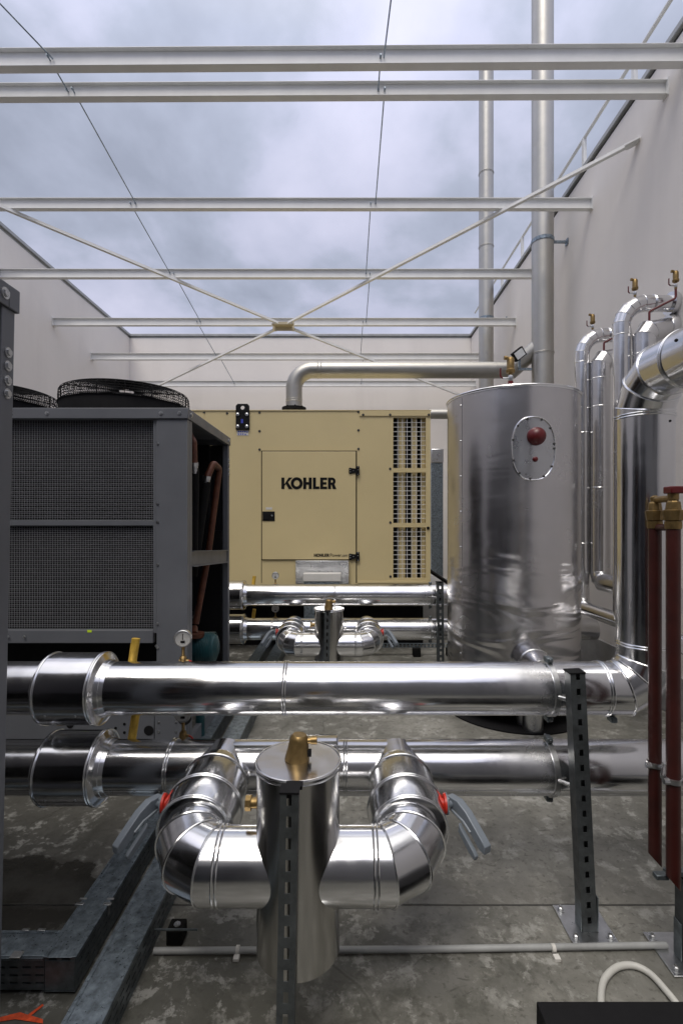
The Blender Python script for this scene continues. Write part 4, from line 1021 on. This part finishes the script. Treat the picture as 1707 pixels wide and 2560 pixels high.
sb=thing('support_block','small black rubber block with a bolt beside the cable tray','block',(-.73,2.11,0))
m=MB(); m.b2((-.765,2.08,0),(-.695,2.15,.065)); m.build('block','rubber_black',sb,bevel=.006)
m=MB(); m.cyl((-.728,2.115,.065),(-.728,2.115,.068),.014,18); m.bolt((-.728,2.115,.068),(0,0,1),.008,.007); m.build('anchor_bolt','zinc_bright',sb)

# conduit
cd=thing('floor_conduit','thin grey conduit clipped to the floor across the foreground','conduit',(.3,2.05,0))
m=MB(); m.tube([(-.80,2.04,.017),(.3,2.047,.017),(1.36,2.066,.018)],.0125,16); m.build('conduit','conduit_grey',cd)
m=MB()
for x in (-.45,.875):
    m.lathe((x-.008,2.045+(.008 if x>0 else 0),.017),(1,0,0),[(.0125,0),(.016,.001),(.016,.015),(.0125,.016)],16); m.b2((x-.012,2.006,.001),(x+.012,2.032,.012))
m.build('clip','white_plastic',cd)
m=MB()
pp=[W(1508,2620,1.65),W(1502,2530,1.79),W(1504,2470,1.88),W(1516,2436,1.93),W(1545,2417,1.97),W(1585,2415,1.975),W(1625,2435,1.94),W(1665,2475,1.87),W(1700,2520,1.80),W(1750,2600,1.68)]
pp=[Vector((p.x,p.y,.014)) for p in pp]
# smooth the hose
def smooth(p,n=6):
    out=[]
    for i in range(len(p)-1):
        a=p[max(0,i-1)];b=p[i];c=p[i+1];d=p[min(len(p)-1,i+2)]
        for k in range(n):
            t=k/n; out.append(.5*((2*b)+(c-a)*t+(2*a-5*b+4*c-d)*t*t+(3*b-a-3*c+d)*t**3))
    out.append(p[-1]); return out
pp2=[]
for p in pp:
    D=H*F/((CY and 1)*1) if False else p.y
    pp2.append(p)
m.tube(smooth(pp2),.0125,16)
solo(m,'hose','hose_white','white hose looped on the floor at the lower right','hose',(1.0,1.85,0))
bx=thing('equipment_case','flat black case filling the bottom right corner','case',(1.1,1.2,0))
m=MB(); m.b2((.594,.75,.02),(1.9,1.52,.32)); m.build('case_body','black_plastic',bx,bevel=.004)
m=MB(); m.b2((.60,1.50,.0),(.66,1.515,.02)); m.b2((.60,.8,.0),(.66,.86,.02)); m.b2((1.8,1.4,0),(1.86,1.5,.02)); m.build('foot','orange_paint',bx)
# sprayed mark
m=MB(); z=.0025
m.add([(-1.30,1.77,z),(-1.20,1.80,z),(-1.10,1.775,z),(-1.09,1.76,z),(-1.20,1.785-.01,z),(-1.31,1.755,z)],[(0,1,2,3,4,5)])
m.add([(-1.165,1.79,z+.0005),(-1.135,1.83,z+.0005),(-1.127,1.825,z+.0005),(-1.152,1.785,z+.0005)],[(0,1,2,3)])
solo(m,'paint_mark','orange_paint','orange spray paint mark on the concrete at the lower left','paint mark',(-1.2,1.78,0),smooth=False)

# ---------------------------------------------------------------- camera, sky, light
cam=bpy.data.cameras.new('Camera'); co=bpy.data.objects.new('Camera',cam); C.objects.link(co); sc.camera=co
co.location=(0,0,H); co.rotation_euler=(R(90),0,0); cam.sensor_fit='HORIZONTAL'; cam.sensor_width=36; cam.lens=F/1707*36
cam.shift_x=-(CX-853.5)/1707; cam.shift_y=(CY-1280)/1707; cam.clip_end=500; cam.clip_start=.05
wd=bpy.data.worlds.new('World'); sc.world=wd; wd.use_nodes=True; nt=wd.node_tree; bg=nt.nodes['Background']
SE,SR=R(62),R(200)
sky=nt.nodes.new('ShaderNodeTexSky'); sky.sky_type='NISHITA'; sky.sun_disc=False; sky.sun_elevation=SE; sky.sun_rotation=SR
tc=nt.nodes.new('ShaderNodeTexCoord'); sp=nt.nodes.new('ShaderNodeSeparateXYZ'); nt.links.new(tc.outputs['Generated'],sp.inputs[0])
zc=math_(nt,'ADD',math_(nt,'MAXIMUM',sp.outputs[2],0.0),.35)
cb=nt.nodes.new('ShaderNodeCombineXYZ'); nt.links.new(math_(nt,'DIVIDE',sp.outputs[0],zc),cb.inputs[0]); nt.links.new(math_(nt,'DIVIDE',sp.outputs[1],zc),cb.inputs[1])
n1=noise(nt,2.0,9,.53,cb.outputs[0],.15); n2=noise(nt,.8,4,.5,cb.outputs[0],.2)
nm=math_(nt,'ADD',math_(nt,'MULTIPLY',n1,.6),math_(nt,'MULTIPLY',n2,.4))
cl=ramp(nt,nm,[(.41,(3.7,4.05,5.1)),(.465,(4.7,5.1,6.4)),(.50,(5.9,6.15,7.8)),(.56,(7.1,7.2,9.0)),(.62,(8.2,8.3,9.8))])
# an overcast sky is brighter towards the zenith
br=math_(nt,'ADD',.93,math_(nt,'MULTIPLY',math_(nt,'POWER',math_(nt,'MAXIMUM',sp.outputs[2],0.0),5.0),2.3))
cl2=mixc(nt,ramp(nt,sp.outputs[2],[(.70,0.),(.95,1.)]),cl,(7.2,6.9,6.6))
vm=nt.nodes.new('ShaderNodeVectorMath'); vm.operation='SCALE'; nt.links.new(cl2,vm.inputs[0]); nt.links.new(br,vm.inputs['Scale'])
mx=mixc(nt,.93,sky.outputs[0],vm.outputs[0])
nt.links.new(mx,bg.inputs[0]); bg.inputs[1].default_value=.1
sl=bpy.data.lights.new('Sun','SUN'); so=bpy.data.objects.new('Sun',sl); C.objects.link(so); sl.energy=1.85; sl.angle=R(28); sl.color=(1,.93,.84)
sd=Vector((math.sin(SR)*math.cos(SE),math.cos(SR)*math.cos(SE),math.sin(SE))); so.rotation_euler=sd.to_track_quat('Z','Y').to_euler(); so.location=(0,0,12)
sc.view_settings.view_transform='Standard'; sc.view_settings.look='None'; sc.view_settings.exposure=0; sc.view_settings.gamma=1
sc.render.engine='CYCLES'; sc.cycles.max_bounces=10; sc.cycles.glossy_bounces=6; sc.cycles.sample_clamp_indirect=6
for o in bpy.data.objects:
    if '_o' in o: del o['_o']
